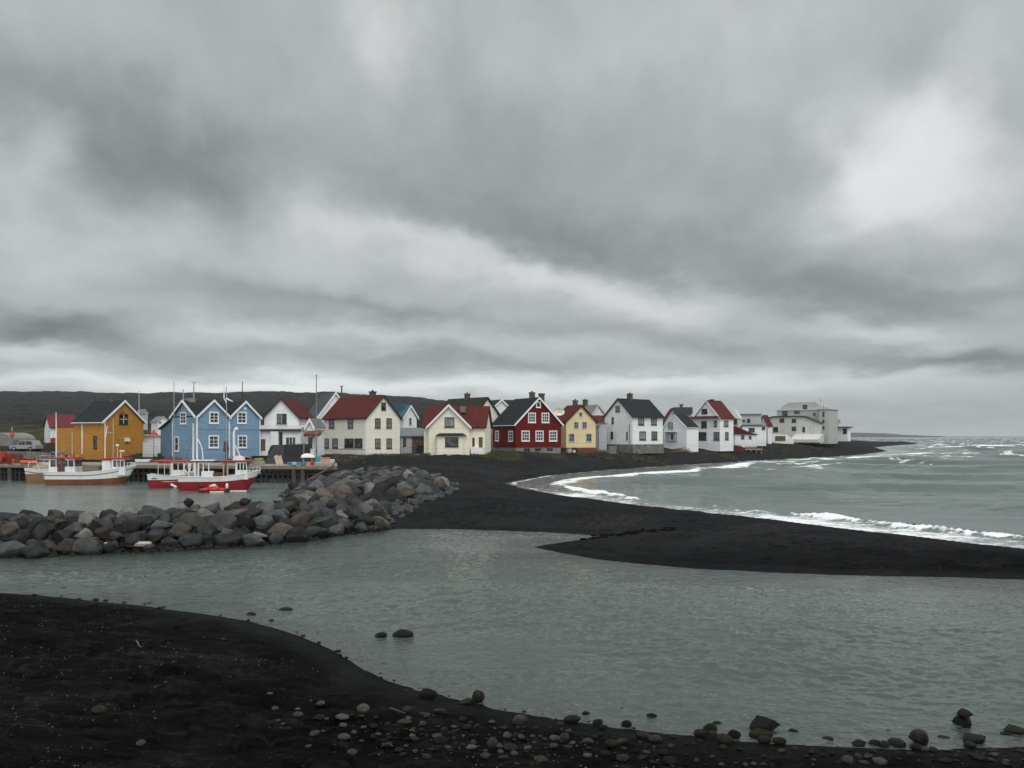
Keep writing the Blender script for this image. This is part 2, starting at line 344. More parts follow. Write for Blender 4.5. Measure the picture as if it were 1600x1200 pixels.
def m_hill():
    m, nt, b = newmat('moorland')
    p = nd(nt, 'ShaderNodeNewGeometry').outputs['Position']
    low = attr(nt, 'low')
    n1 = noise(nt, p, 0.02, 6.0, 0.65)
    n2 = noise(nt, p, 0.16, 6.0, 0.7)
    c = mixc(nt, maprange(nt, n2, 0.35, 0.7), (0.007, 0.0075, 0.008), (0.044, 0.044, 0.044))
    c = mixc(nt, maprange(nt, n1, 0.45, 0.7, 0.0, 0.5), c, (0.038, 0.040, 0.028))
    n3 = noise(nt, vmt(nt, 'MULTIPLY', p, (1.0, 0.5, 1.0)), 0.07, 6.0, 0.75)
    c = mixc(nt, maprange(nt, n3, 0.52, 0.62, 0.0, 0.6), c, (0.007, 0.0075, 0.008))
    g = mixc(nt, maprange(nt, n2, 0.35, 0.65), (0.020, 0.025, 0.010), (0.075, 0.074, 0.034))
    g = mixc(nt, maprange(nt, n3, 0.48, 0.60, 0.0, 0.85), g, (0.016, 0.017, 0.014))
    lf = maprange(nt, mth(nt, 'ADD', low, mth(nt, 'MULTIPLY', mth(nt, 'SUBTRACT', n1, 0.5), 1.0)), 0.42, 0.62)
    c = mixc(nt, lf, c, g)
    nt.links.new(c, b.inputs['Base Color'])
    b.inputs['Roughness'].default_value = 0.95
    b.inputs['Specular IOR Level'].default_value = 0.02
    bp = nd(nt, 'ShaderNodeBump', {'Strength': 1.0, 'Distance': 2.5, 'Height': n2})
    nt.links.new(bp.outputs[0], b.inputs['Normal'])
m_hill()

def m_water(name, deep, rough, layers, foam=False, bumpd=0.1):
    """Silty water: a dim body colour under a reflecting surface broken by wind ripples; layers = (scale vector, noise scale, weight)."""
    m, nt, b = newmat(name)
    p = nd(nt, 'ShaderNodeNewGeometry').outputs['Position']
    h = None
    for (sv, s, wgt, dt) in layers:
        n = noise(nt, vmt(nt, 'MULTIPLY', p, sv), s, dt, 0.55, 0.35)
        h = mth(nt, 'MULTIPLY_ADD', n, wgt, h if h is not None else 0.0)
    big = noise(nt, vmt(nt, 'MULTIPLY', p, (0.5, 1.0, 1.0)), 0.12, 4.0, 0.6)
    c = mixc(nt, maprange(nt, big, 0.35, 0.65), tuple(v * 0.85 for v in deep), tuple(v * 1.15 for v in deep))
    gust = maprange(nt, big, 0.36, 0.64, 0.35, 1.25)
    h = mth(nt, 'MULTIPLY', h, gust)
    if foam:
        h = mth(nt, 'MULTIPLY', h, maprange(nt, attr(nt, 'swash'), 0.0, 1.0, 1.0, 0.06))
    bp = nd(nt, 'ShaderNodeBump', {'Strength': 1.0, 'Distance': bumpd, 'Height': h})
    nt.links.new(bp.outputs[0], b.inputs['Normal'])
    b.inputs['IOR'].default_value = 1.333
    b.inputs['Specular IOR Level'].default_value = 0.5
    if foam:
        fa = attr(nt, 'foam')
        f1 = noise(nt, vmt(nt, 'MULTIPLY', p, (0.7, 1.0, 1.0)), 1.1, 7.0, 0.72)
        f2 = noise(nt, vmt(nt, 'MULTIPLY', p, (0.8, 1.0, 1.0)), 5.0, 4.0, 0.7)
        fn = mth(nt, 'ADD', mth(nt, 'MULTIPLY', f1, 0.7), mth(nt, 'MULTIPLY', f2, 0.3))
        ff = maprange(nt, mth(nt, 'ADD', fa, mth(nt, 'MULTIPLY', mth(nt, 'SUBTRACT', fn, 0.5), 1.5)), 0.42, 0.66)
        sw = attr(nt, 'swash')
        c = mixc(nt, mth(nt, 'MULTIPLY', sw, 0.6), c, (0.22, 0.235, 0.235))
        c = mixc(nt, ff, c, (0.80, 0.82, 0.82))
        nt.links.new(maprange(nt, ff, 0.0, 1.0, rough, 0.8), b.inputs['Roughness'])
    else:
        sh = attr(nt, 'shallow')
        c = mixc(nt, mth(nt, 'MULTIPLY', sh, 0.35), c, (0.03, 0.032, 0.033))
        b.inputs['Roughness'].default_value = rough
    nt.links.new(c, b.inputs['Base Color'])
m_water('sea_water', (0.068, 0.098, 0.084), 0.14, [((0.5, 1.0, 1.0), 0.6, 1.0, 5.0), ((0.6, 1.0, 1.0), 2.4, 0.34, 4.0)], True, 0.17)
m_water('lagoon_water', (0.053, 0.071, 0.061), 0.04, [((0.7, 1.0, 1.0), 3.0, 0.5, 3.0), ((0.75, 1.1, 1.0), 7.5, 0.26, 3.0), ((0.8, 1.0, 1.0), 18.0, 0.06, 2.0)], False, 0.14)
m_water('harbour_water', (0.095, 0.130, 0.118), 0.16, [((0.5, 1.0, 1.0), 1.4, 0.7, 3.0), ((0.6, 1.0, 1.0), 5.0, 0.30, 3.0)], False, 0.22)

# ------------------------------------------------------------------ object helpers
def tag(o, label=None, cat=None, group=None, kind=None):
    if label: o['label'] = label
    if cat: o['category'] = cat
    if group: o['group'] = group
    if kind: o['kind'] = kind
    return o

def empty(name, loc, rz=0.0, label=None, cat=None, group=None):
    o = bpy.data.objects.new(name, None)
    o.location = loc
    o.rotation_euler = (0, 0, rz)
    o.empty_display_size = 0.3
    COL.objects.link(o)
    return tag(o, label, cat, group)

class MB:
    """Collects shapes and links them as ONE mesh object."""
    def __init__(s):
        s.v, s.f = [], []
    def add(s, vs, fs):
        k = len(s.v)
        s.v += [tuple(p) for p in vs]
        s.f += [tuple(i + k for i in f) for f in fs]
        return s
    def box(s, x0, x1, y0, y1, z0, z1):
        return s.add([(x0, y0, z0), (x1, y0, z0), (x1, y1, z0), (x0, y1, z0), (x0, y0, z1), (x1, y0, z1), (x1, y1, z1), (x0, y1, z1)],
                     [(3, 2, 1, 0), (4, 5, 6, 7), (0, 1, 5, 4), (1, 2, 6, 5), (2, 3, 7, 6), (3, 0, 4, 7)])
    def beam(s, p0, p1, w, d, up=(0, 0, 1)):
        p0, p1 = Vector(p0), Vector(p1)
        t = (p1 - p0).normalized()
        a = t.cross(Vector(up))
        a = (a.normalized() if a.length > 1e-5 else t.orthogonal().normalized()) * (w / 2)
        b = a.cross(t).normalized() * (d / 2)
        vs = [p + sa * a + sb * b for p in (p0, p1) for sa, sb in ((-1, -1), (1, -1), (1, 1), (-1, 1))]
        return s.add(vs, [(3, 2, 1, 0), (4, 5, 6, 7), (0, 1, 5, 4), (1, 2, 6, 5), (2, 3, 7, 6), (3, 0, 4, 7)])
    def tube(s, p0, p1, r0, r1=None, n=8):
        r1 = r0 if r1 is None else r1
        p0, p1 = Vector(p0), Vector(p1)
        t = (p1 - p0).normalized()
        a = t.orthogonal().normalized()
        b = t.cross(a)
        vs = []
        for p, r in ((p0, r0), (p1, r1)):
            for i in range(n):
                q = 2 * math.pi * i / n
                vs.append(p + (a * math.cos(q) + b * math.sin(q)) * r)
        fs = [(i, (i + 1) % n, n + (i + 1) % n, n + i) for i in range(n)] + [tuple(range(n - 1, -1, -1)), tuple(range(n, 2 * n))]
        return s.add(vs, fs)
    def path(s, pts, r, n=6):
        for a, b in zip(pts[:-1], pts[1:]):
            s.tube(a, b, r, r, n)
        return s
    def ball(s, c, rx, ry=None, rz=None, nu=12, nv=8):
        ry, rz = ry or rx, rz or rx
        vs = [(c[0], c[1], c[2] - rz)]
        for j in range(1, nv):
            q = -math.pi / 2 + math.pi * j / nv
            for i in range(nu):
                w = 2 * math.pi * i / nu
                vs.append((c[0] + rx * math.cos(q) * math.cos(w), c[1] + ry * math.cos(q) * math.sin(w), c[2] + rz * math.sin(q)))
        vs.append((c[0], c[1], c[2] + rz))
        fs = [(0, 1 + (i + 1) % nu, 1 + i) for i in range(nu)]
        for j in range(nv - 2):
            for i in range(nu):
                a, b2 = 1 + j * nu + i, 1 + j * nu + (i + 1) % nu
                fs.append((a, b2, b2 + nu, a + nu))
        k = 1 + (nv - 2) * nu
        fs += [(k + i, k + (i + 1) % nu, len(vs) - 1) for i in range(nu)]
        return s.add(vs, fs)
    def poly(s, prof, axis, a0, a1):
        """Extrude a profile: axis 'y': profile is (x,z) swept over y; axis 'x': (y,z) over x; axis 'z': (x,y) over z."""
        n = len(prof)
        mk = {'y': lambda p, a: (p[0], a, p[1]), 'x': lambda p, a: (a, p[0], p[1]), 'z': lambda p, a: (p[0], p[1], a)}[axis]
        vs = [mk(p, a0) for p in prof] + [mk(p, a1) for p in prof]
        fs = [(i, (i + 1) % n, n + (i + 1) % n, n + i) for i in range(n)] + [tuple(range(n - 1, -1, -1)), tuple(range(n, 2 * n))]
        return s.add(vs, fs)
    def build(s, name, mat, parent=None, label=None, smooth=False, bevel=0.0, loc=None):
        me = bpy.data.meshes.new(name)
        me.from_pydata(s.v, [], s.f)
        bm = bmesh.new()
        bm.from_mesh(me)
        bmesh.ops.recalc_face_normals(bm, faces=bm.faces)
        if bevel:
            bmesh.ops.bevel(bm, geom=[e for e in bm.edges if e.calc_face_angle(0) > 0.5], offset=bevel, segments=2, affect='EDGES', profile=0.5)
        bm.to_mesh(me)
        bm.free()
        me.materials.append(MATS[mat])
        if smooth:
            me.polygons.foreach_set('use_smooth', [True] * len(me.polygons))
        o = bpy.data.objects.new(name, me)
        COL.objects.link(o)
        if parent is not None:
            o.parent = parent
        if loc is not None:
            o.location = loc
        if label:
            o['label'] = label
        return o

def XD(px, D):
    return (px - 800.0) * D / F
def ZD(py, D):
    return CAMH + (HY - py) * D / F
def WZ(px, py):
    """Point of the water level (z=0) seen at a photo pixel."""
    D = CAMH * F / (py - HY)
    return ((px - 800.0) * D / F, D)
def WD(px, D):
    return (XD(px, D), D)

# ------------------------------------------------------------------ terrain
def _hash(i, j, s):
    n = (i.astype(np.int64) * 374761393 + j.astype(np.int64) * 668265263 + s * 1274126177) & 0xffffffff
    n = ((n ^ (n >> 13)) * 1274126177) & 0xffffffff
    return ((n ^ (n >> 16)) & 0xffff) / 65535.0
def vnoise(x, y, s=0):
    xi, yi = np.floor(x), np.floor(y)
    u, v = x - xi, y - yi
    u, v = u * u * u * (u * (u * 6 - 15) + 10), v * v * v * (v * (v * 6 - 15) + 10)
    a, b, c, d = _hash(xi, yi, s), _hash(xi + 1, yi, s), _hash(xi, yi + 1, s), _hash(xi + 1, yi + 1, s)
    return a + (b - a) * u + (c - a) * v + (a - b - c + d) * u * v
def fbm(x, y, o=4, s=0, g=0.5):
    t, a, n = 0.0, 1.0, 0.0
    for k in range(o):
        t = t + a * (vnoise(x * 2 ** k + 17.3 * k, y * 2 ** k - 9.1 * k, s + k) - 0.5)
        n += a
        a *= g
    return t / n
def sstep(a, b, x):
    t = np.clip((x - a) / (b - a), 0, 1)
    return t * t * (3 - 2 * t)

def seg_d2(X, Y, a, b):
    ax, ay = a; bx, by = b
    dx, dy = bx - ax, by - ay
    t = np.clip(((X - ax) * dx + (Y - ay) * dy) / (dx * dx + dy * dy + 1e-12), 0, 1)
    return (X - ax - t * dx) ** 2 + (Y - ay - t * dy) ** 2, t
def sdist(poly, X, Y):
    d2 = np.full(X.shape, 1e18)
    ins = np.zeros(X.shape, bool)
    n = len(poly)
    for i in range(n):
        a, b = poly[i], poly[(i + 1) % n]
        d2 = np.minimum(d2, seg_d2(X, Y, a, b)[0])
        if a[1] != b[1]:
            c = ((a[1] > Y) != (b[1] > Y)) & (X < (b[0] - a[0]) * (Y - a[1]) / (b[1] - a[1]) + a[0])
            ins ^= c
    d = np.sqrt(d2)
    return np.where(ins, -d, d)
def pline(pts, X, Y):
    d2 = np.full(X.shape, 1e18)
    for a, b in zip(pts[:-1], pts[1:]):
        d2 = np.minimum(d2, seg_d2(X, Y, a, b)[0])
    return np.sqrt(d2)

LAGOON = [WZ(-900, 870), WZ(-400, 905), WZ(-150, 917), WZ(0, 927), WZ(60, 931), WZ(130, 938), WZ(200, 945), WZ(300, 957), WZ(400, 972), WZ(470, 993), WZ(520, 1016), WZ(560, 1040), WZ(600, 1060),
          WZ(650, 1078), WZ(700, 1090), WZ(760, 1105), WZ(830, 1118), WZ(900, 1129), WZ(1000, 1141), WZ(1100, 1152), WZ(1200, 1161), WZ(1300, 1166),
          WZ(1400, 1169), WZ(1500, 1169), WZ(1600, 1166), WZ(1900, 1150), WZ(2500, 1110), WZ(2500, 940), WZ(1900, 916), WZ(1600, 905), WZ(1450, 902),
          WZ(1300, 898), WZ(1200, 894), WZ(1100, 889), WZ(1000, 881), WZ(930, 873), WZ(880, 864.5), WZ(850, 858.5), WZ(834, 854.6), WZ(850, 851.5), WZ(880, 847), WZ(920, 842),
          WZ(962, 838.7), WZ(930, 836.4), WZ(880, 833), WZ(800, 830), WZ(700, 827), WZ(620, 826), WZ(560, 833), WZ(500, 842), WZ(400, 852), WZ(300, 859), WZ(200, 864), WZ(0, 871), WZ(-400, 880), WZ(-900, 860)]
HARBOUR = [WZ(-900, 833), WZ(0, 832), WZ(200, 829), WZ(330, 824), WZ(400, 812), WZ(440, 795), WZ(446, 780), WZ(448, 771), WZ(470, 764), WZ(500, 757), WZ(527, 750), WD(527, 93), WD(200, 98), WD(-900, 103)]
SEA = [WZ(794, 755), WZ(809, 761), WZ(850, 770), WZ(919, 779), WZ(997, 789.5), WZ(1075, 799), WZ(1200, 811), WZ(1300, 824), WZ(1425, 838), WZ(1525, 850), WZ(1600, 858),
       WZ(1900, 887), WZ(2500, 925), WD(2700, 60), WD(2700, 7000), WD(780, 7000), WD(1000, 2000), WD(1290, 900), WD(1322, 580), WD(1375, 560), WZ(1436, 693.5), WZ(1400, 696),
       WZ(1342, 701), WZ(1387, 705), WZ(1350, 710), WZ(1300, 714), WZ(1225, 717.5), WZ(1156, 721), WZ(1106, 724.5), WZ(1047, 727.5),
       WZ(1015, 730), WZ(956, 734), WZ(900, 739), WZ(850, 744)]
CREST = [WD(-900, 31), WD(-300, 34.5), WD(0, 36.2), WD(200, 37.6), WD(300, 38.8), WD(400, 40.8), WD(470, 43.2), WD(540, 46.5)]
HEAP = [WD(470, 48), WD(452, 60), WD(456, 70), WD(490, 84), WD(535, 92), WD(620, 86), WD(690, 76), WD(714, 66), WD(700, 60), WD(640, 52), WD(604, 45), WD(560, 42)]
CAPS = [(0, 0, 2.7), (-12, 4, 2.9), (12, 4, 1.6), (-22, 14, 2.2), (-9, 13, 1.7), (20, 8, 1.2)]
for px, D, z in [(1000, 39, .55), (1200, 37, .6), (1500, 31, .62), (2000, 28, .6), (900, 52, .6), (760, 58, .7), (850, 62, .6), (700, 75, 1.15),
                 (0, 40, .8), (300, 42, .8), (560, 70, 1.35), (620, 56, 1.05), (690, 62, .8), (500, 80, 1.6), (650, 95, 1.65), (750, 100, 1.9), (850, 112, 2.2),
                 (100, 102, 1.85), (350, 96, 1.75), (450, 96, 1.75), (540, 98, 1.7),
                 (160, 106, 2.6), (310, 102, 2.45), (440, 108, 2.4), (600, 112, 2.35), (700, 112, 2.5), (805, 124, 2.75), (900, 132, 2.6), (990, 142, 2.65),
                 (1120, 165, 3.35), (1120, 172, 3.5), (1090, 166, 3.35), (1180, 185, 3.6), (1215, 214, 4.15), (1250, 214, 4.15), (1280, 214, 4.15), (1310, 235, 4.5), (970, 146, 2.7), (1020, 147, 2.7), (1170, 196, 3.9), (20, 106, 3.0), (20, 112, 3.7), (-100, 110, 3.6), (-6, 115, 4.2), (92, 103, 2.6), (0, 101, 1.85), (840, 122, 2.7), (860, 124, 2.75), (760, 118, 2.6), (560, 110, 2.35), (620, 112, 2.4), (1050, 157, 3.2), (930, 138, 2.6), (200, 200, 5), (600, 200, 5), (1000, 250, 4.6), (-300, 130, 3),
                 (1300, 300, 3.6), (1345, 330, 2.6), (1400, 450, 1.3), (1330, 420, 3.0), (500, 1500, 6), (0, 1500, 6)]:
    CAPS.append((XD(px, D), D, z))

def ground(X, Y, detail=True):
    X, Y = np.asarray(X, float), np.asarray(Y, float)
    d = np.minimum(np.minimum(sdist(LAGOON, X, Y), sdist(HARBOUR, X, Y)), sdist(SEA, X, Y))
    d = d + fbm(X / 2.2, Y / 2.2, 4, 3) * 0.55 * np.clip(Y / 40, .35, 3) * (1 - 0.8 * np.exp(-((X - 3.5) / 5.0) ** 2 - ((Y - 37) / 4.0) ** 2))
    wsum, zsum = 0.0, 0.0
    for (cx, cy, cz) in CAPS:
        s = 0.06 * cy + 1.2
        w = 1.0 / (((X - cx) ** 2 + (Y - cy) ** 2) / s ** 2 + 0.25) ** 2
        wsum = wsum + w
        zsum = zsum + w * cz
    cap = zsum / wsum
    slope = 0.125 + 0.20 * sstep(78, 100, Y)
    hd = np.maximum(d, 0)
    over = 1.0 + 0.16 * sstep(78, 100, Y)
    z = np.minimum(cap, over * cap * (1 - np.exp(-slope * hd / cap)))
    z = np.where(d < 0, np.maximum(d * 0.16, -1.5), z)
    cd = pline(CREST, X, Y)
    mound = 1.06 * np.maximum(0, 1 - (cd / 3.5) ** 1.7)
    z = np.maximum(z, np.where(cd < 3.5, mound - 0.05, -9))
    if detail:
        land = sstep(0.0, 1.5, d)
        z = z + land * (fbm(X / 1.3, Y / 1.3, 5, 21, 0.6) * 0.20 * np.clip(Y / 30, .45, 1.6) + fbm(X / 7, Y / 5, 3, 31) * 0.30 * np.clip(Y / 60, .25, 1))
        # footprints, drift lines and scuffs in the near sand
        near = sstep(34, 26, Y) * sstep(0.15, 1.1, d)
        z = z + near * (fbm(X / 0.33 + Y / 1.1, Y / 0.24, 3, 51) * 0.10 + fbm((X + 1.6 * Y) / 2.6, (Y - .5 * X) / 0.55, 3, 61) * 0.15 - 0.10 * sstep(0.14, 0.22, fbm(X / 0.42, Y / 0.42, 2, 63)))
        z = np.where(d > 0.15, np.maximum(z, np.minimum(0.22 * (d - 0.15), 0.09) + 0.01), z)
    return z, d
def gz(x, y):
    return float(ground(np.array([x]), np.array([y]))[0][0])

def grid_mesh(name, X, Y, Z, keep, mat, attrs=None, smooth=True):
    """Link a grid (2-D arrays) as one mesh, keeping only the flagged cells."""
    nr, nc = X.shape
    idx = np.arange(nr * nc).reshape(nr, nc)
    q = np.stack([idx[:-1, :-1], idx[:-1, 1:], idx[1:, 1:], idx[1:, :-1]], -1)[keep]
    used = np.zeros(nr * nc, bool)
    used[q.ravel()] = True
    remap = np.cumsum(used) - 1
    q = remap[q]
    co = np.stack([X.ravel(), Y.ravel(), Z.ravel()], -1)[used]
    me = bpy.data.meshes.new(name)
    me.vertices.add(len(co))
    me.vertices.foreach_set('co', co.astype(np.float32).ravel())
    me.loops.add(q.size)
    me.loops.foreach_set('vertex_index', q.ravel().astype(np.int32))
    me.polygons.add(len(q))
    me.polygons.foreach_set('loop_start', np.arange(0, q.size, 4, dtype=np.int32))
    me.polygons.foreach_set('use_smooth', np.full(len(q), smooth))
    me.update(calc_edges=True)
    for k, v in (attrs or {}).items():
        a = me.attributes.new(k, 'FLOAT', 'POINT')
        a.data.foreach_set('value', v.ravel()[used].astype(np.float32))
    me.materials.append(MATS[mat])
    o = bpy.data.objects.new(name, me)
    COL.objects.link(o)
    return o

def fan(px0, px1, dpx, D0, D1, ratio):
    t = (np.arange(px0, px1 + dpx, dpx) - 800.0) / F
    n = int(math.log(D1 / D0) / math.log(ratio)) + 1
    D = D0 * ratio ** np.arange(n + 1)
    return np.meshgrid(t, D)[0] * D[:, None], np.repeat(D[:, None], len(t), 1)

def make_ground():
    X, Y = fan(-900, 2500, 3.0, 2.0, 7000, 1.0095)
    Z, d = ground(X, Y)
    veg = sstep(0.85, 1.05, Z / 2.6 + fbm(X / 7, Y / 7, 3, 5) * 0.6) * sstep(106, 119, Y + 0.05 * X) * sstep(19, 30, d)
    veg = np.maximum(veg, sstep(150, 170, Y) * sstep(12, 20, d))
    wet = sstep(1.6, 0.1, d + fbm(X / 3, Y / 3, 3, 8) * 1.0)
    gravel = np.clip(sstep(0.02, 0.22, fbm(X / 6, Y / 4, 4, 77)) * 0.9 + sstep(3.0, 0.5, d) * 0.4, 0, 1) * sstep(34, 40, Y) + 0.25 * sstep(0.0, 0.25, fbm(X / 2, Y / 1.2, 4, 78)) * sstep(40, 32, Y)
    distant = np.clip(0.78 * sstep(29, 36, Y) + 0.3 * sstep(48, 95, Y), 0, 1.0) * sstep(0.2, 1.5, d)  # weight of the paler sand, by distance from the camera
    dm = np.maximum.reduce([d[:-1, :-1], d[1:, :-1], d[:-1, 1:], d[1:, 1:]])
    o = grid_mesh('ground', X, Y, Z, dm > -7, 'black_sand', {'veg': veg, 'wet': wet, 'gravel': gravel, 'distant': distant})
    tag(o, kind='structure')
make_ground()

def make_seabed():
    X, Y = fan(-900, 2500, 40.0, 2.0, 7000, 1.12)
    tag(grid_mesh('seabed', X, Y, np.full(X.shape, -1.6), np.ones((X.shape[0] - 1, X.shape[1] - 1), bool), 'black_sand', {'veg': X * 0, 'wet': X * 0 + 1, 'gravel': X * 0, 'distant': X * 0}), kind='structure')
make_seabed()

SKYLINE = ([-1500, -900, -300, 0, 60, 200, 330, 450, 560, 620, 660, 690, 720, 760, 830, 900, 1000, 1100], [604, 606, 610, 612, 611.5, 613, 613.5, 615, 616.5, 618, 621.5, 625, 628, 634, 646, 660, 674, 681])
def make_hill():
    X, Y = fan(-1300, 1100, 4.0, 165, 1500, 1.012)
    px = X / Y * F + 800
    crest = CAMH + (HY - np.interp(px, *SKYLINE)) * 900 / F
    t = np.clip((Y - 170) / 730, 0, 1)
    Z = 2.0 + (crest - 2.0) * (0.35 * t + 0.65 * t ** 1.7) * np.where(t >= 1, 1 - 0.25 * (Y - 900) / 600, 1)
    Z = Z + (fbm(X / 34, Y / 34, 5, 91, 0.6) * 5.0 + fbm(X / 110, Y / 90, 3, 92) * 5) * sstep(0.02, 0.4, t)
    Z = Z + fbm(X / 12, Y / 12, 4, 93, .6) * 2.2 * sstep(0, .1, t)
    Z = np.where(np.interp(px, *SKYLINE) > 672, -3, Z)
    low = sstep(0.42, 0.05, t + (px - 100) / 2600)
    tag(grid_mesh('hill', X, Y, Z, np.ones((X.shape[0] - 1, X.shape[1] - 1), bool), 'moorland', {'low': low}), kind='structure')
    X, Y = fan(1180, 1475, 3.0, 3700, 5000, 1.02)
    px = X / Y * F + 800
    top = np.interp(px, [1180, 1320, 1380, 1410, 1430, 1465, 1475], [676, 675.5, 676.8, 679, 680, 681.3, 682])
    Z = (CAMH + (HY - top) * 4050 / F) * sstep(3700, 4000, Y) * sstep(5000, 4400, Y) + fbm(X / 80, Y / 80, 4, 95) * 4.0 - 0.8
    tag(grid_mesh('far_headland', X, Y, Z, np.ones((X.shape[0] - 1, X.shape[1] - 1), bool), 'moorland', {'low': X * 0 + 0.3}), kind='structure')
make_hill()

# ------------------------------------------------------------------ water
BREAK_A = [WZ(873, 758), WZ(887, 752.5), WZ(919, 748), WZ(959, 745), WZ(1028, 739.5), WZ(1080, 738.5), WZ(1108, 736), WZ(1137, 731), WZ(1178, 727)]
BREAK_B = [WZ(876, 758), WZ(903, 766), WZ(937, 772), WZ(972, 778), WZ(1012, 784), WZ(1059, 789), WZ(1122, 796), WZ(1169, 800), WZ(1200, 803), WZ(1250, 806), WZ(1300, 811), WZ(1350, 817), WZ(1425, 827), WZ(1500, 834), WZ(1600, 843), WZ(1900, 868), WZ(2500, 905)]
BREAK_C = [[WZ(1222, 717), WZ(1290, 718.5), WZ(1320, 719)], [WZ(1385, 711.5), WZ(1437, 710.5), WZ(1475, 711)], [WZ(1498, 711), WZ(1552, 711)], [WZ(1165, 723), WZ(1240, 721)], [WZ(1178, 727), WZ(1215, 724.5), WZ(1270, 722.5)], [WZ(1240, 718.6), WZ(1330, 716.5), WZ(1390, 714)],
           [WZ(1480, 690), WZ(1510, 691)], [WZ(1540, 694.5), WZ(1590, 694.5)], [WZ(1410, 697), WZ(1470, 697.5)], [WZ(1560, 690), WZ(1580, 690)], [WZ(1440, 703), WZ(1500, 703.5)], [WZ(1530, 700), WZ(1640, 700)]]
def make_sea():
    X, Y = fan(760, 2500, 2.0, 18, 6500, 1.0075)
    d = -sdist(SEA, X, Y)
    # swell rolling in, its crests bent by the shoaling bay
    ph = Y / 1.0 + 0.10 * X + fbm(X / 60, Y / 40, 3, 41) * 34
    dep = sstep(2, 26, d)
    def crest(p, wl, sharp):
        s = 0.5 + 0.5 * np.sin(2 * np.pi * p / wl)
        return s ** sharp
    env = 0.55 + 1.1 * np.clip(fbm(X / 45, Y / 22, 3, 43) + 0.35, 0, 1)
    far = np.clip(Y / 90, 0.7, 1.05)
    H = 1.0 * crest(ph, 19.0, 3.2) * env * dep * far + 0.20 * crest(ph * 1.07 + 0.25 * X + 5, 7.5, 2.0) * dep
    H = H + fbm(X / 2.2, Y / 1.0, 4, 44) * 0.17 * (0.25 + 0.75 * dep) + fbm(X / 7.0, Y / 2.6, 3, 47) * 0.36 * dep
    foam = np.zeros(X.shape)
    lump = fbm(X / 1.6, Y / 1.1, 4, 45)
    lump2 = fbm(X / 6.0, Y / 4.0, 3, 46)
    beat = fbm(X / 1.5, Y / 3.0, 3, 48, 0.6)
    dm = np.clip(Y / 60, 0.5, 3.0)
    near_side = sstep(80, 66, Y)
    # the breaker curling round the bay: white over its back and shoreward side, with dark faces left between the collapsing parts
    b = pline(BREAK_B, X, Y)
    sh = np.sign(d - 0.1 - np.interp(Y, [30, 45, 60, 80, 100], [2.2, 3.0, 4.0, 5.5, 6.5])) * b       # + seaward
    curl = np.exp(-((b + lump * 0.5) / (0.55 * dm)) ** 2)
    H = H + (0.10 * near_side + 0.16) * curl * np.clip(0.8 + beat * 1.8, 0.1, 1.6)
    foam = np.maximum(foam, np.exp(-((b + lump * 1.2) / (0.75 * dm)) ** 2) * np.clip(0.70 + beat * 2.2 * near_side + lump2 * 1.3, 0, 0.98))
    b = pline(BREAK_A, X, Y)
    H = H + 0.24 * np.exp(-((b + lump * .7) / (0.9 * dm)) ** 2) * (0.7 + lump)
    foam = np.maximum(foam, np.exp(-((b + lump * 1.6) / (1.15 * dm)) ** 2) * (0.84 + lump2 * 1.4 + lump * .5))
    foam = np.maximum(foam, 0.48 * np.exp(-((b + lump * 3 + 1.5) / (3.4 * dm)) ** 2) * (0.85 + lump2 * 1.5))
    for c in BREAK_C:
        b = pline(c, X, Y)
        foam = np.maximum(foam, np.exp(-((b + lump * 1.8) / (1.2 * dm)) ** 2) * (0.74 + lump2 * 1.8 + lump * .5))
        foam = np.maximum(foam, 0.46 * np.exp(-((b + lump * 4) / (4.0 * dm)) ** 2) * (0.8 + lump2 * 1.6))
        H = H + 0.34 * np.exp(-((b + lump * .8) / (1.0 * dm)) ** 2) * (0.6 + lump)
    # the thin run-up along the sand, edged with froth
    edge = np.abs(d - 0.35 - lump * 0.8)
    foam = np.maximum(foam, (0.55 + lump2 * .6) * np.exp(-(edge / (0.5 + .25 * near_side)) ** 2))
    inner = sstep(7.5, 1.0, d + lump * 2)
    foam = np.maximum(foam, (0.36 + 0.17 * near_side) * inner * (1 + lump2 * .8))
    caps = sstep(0.78, 1.0, H / 0.5) * sstep(0.12, 0.30, lump2 + 0.12) * 0.60
    foam = np.maximum(foam, caps * sstep(60, 120, Y))
    Z = H * sstep(-0.5, np.where(Y < 75, 3.0, 8.0), d) + 0.02
    Z = np.where(d < 1.5, 0.02 + 0.05 * lump, Z)
    swash = np.maximum(sstep(13, 3, d + lump2 * 4) * sstep(60, 80, Y), sstep(4, 1, d))
    dm = np.maximum.reduce([d[:-1, :-1], d[1:, :-1], d[:-1, 1:], d[1:, 1:]])
    tag(grid_mesh('sea', X, Y, Z, dm > -2.5, 'sea_water', {'foam': foam, 'swash': swash}), kind='structure')
make_sea()

def make_still(name, poly, mat, px0, px1, D0, D1, amp):
    X, Y = fan(px0, px1, 2.5, D0, D1, 1.004)
    d = -sdist(poly, X, Y)
    gust = 0.22 + 1.25 * sstep(-0.13, 0.16, fbm(X / 14, Y / 6, 3, 82) + 0.02 * (X - 4) / 4)
    Z = (fbm(X / 0.36, Y / 0.23, 3, 81, 0.6) + 0.40 * fbm(X / 1.6, Y / 0.8, 3, 83, 0.5)) * amp * gust * (0.25 + 0.75 * sstep(-0.2, 3.5, d))
    dm = np.maximum.reduce([d[:-1, :-1], d[1:, :-1], d[:-1, 1:], d[1:, 1:]])
    tag(grid_mesh(name, X, Y, Z, dm > -2.0, mat, {'shallow': sstep(2.6, 0.0, d + fbm(X / 2, Y / 2, 3, 12) * 2.0)}), kind='structure')
make_still('lagoon', LAGOON, 'lagoon_water', -350, 1950, 11, 46, 0.078)
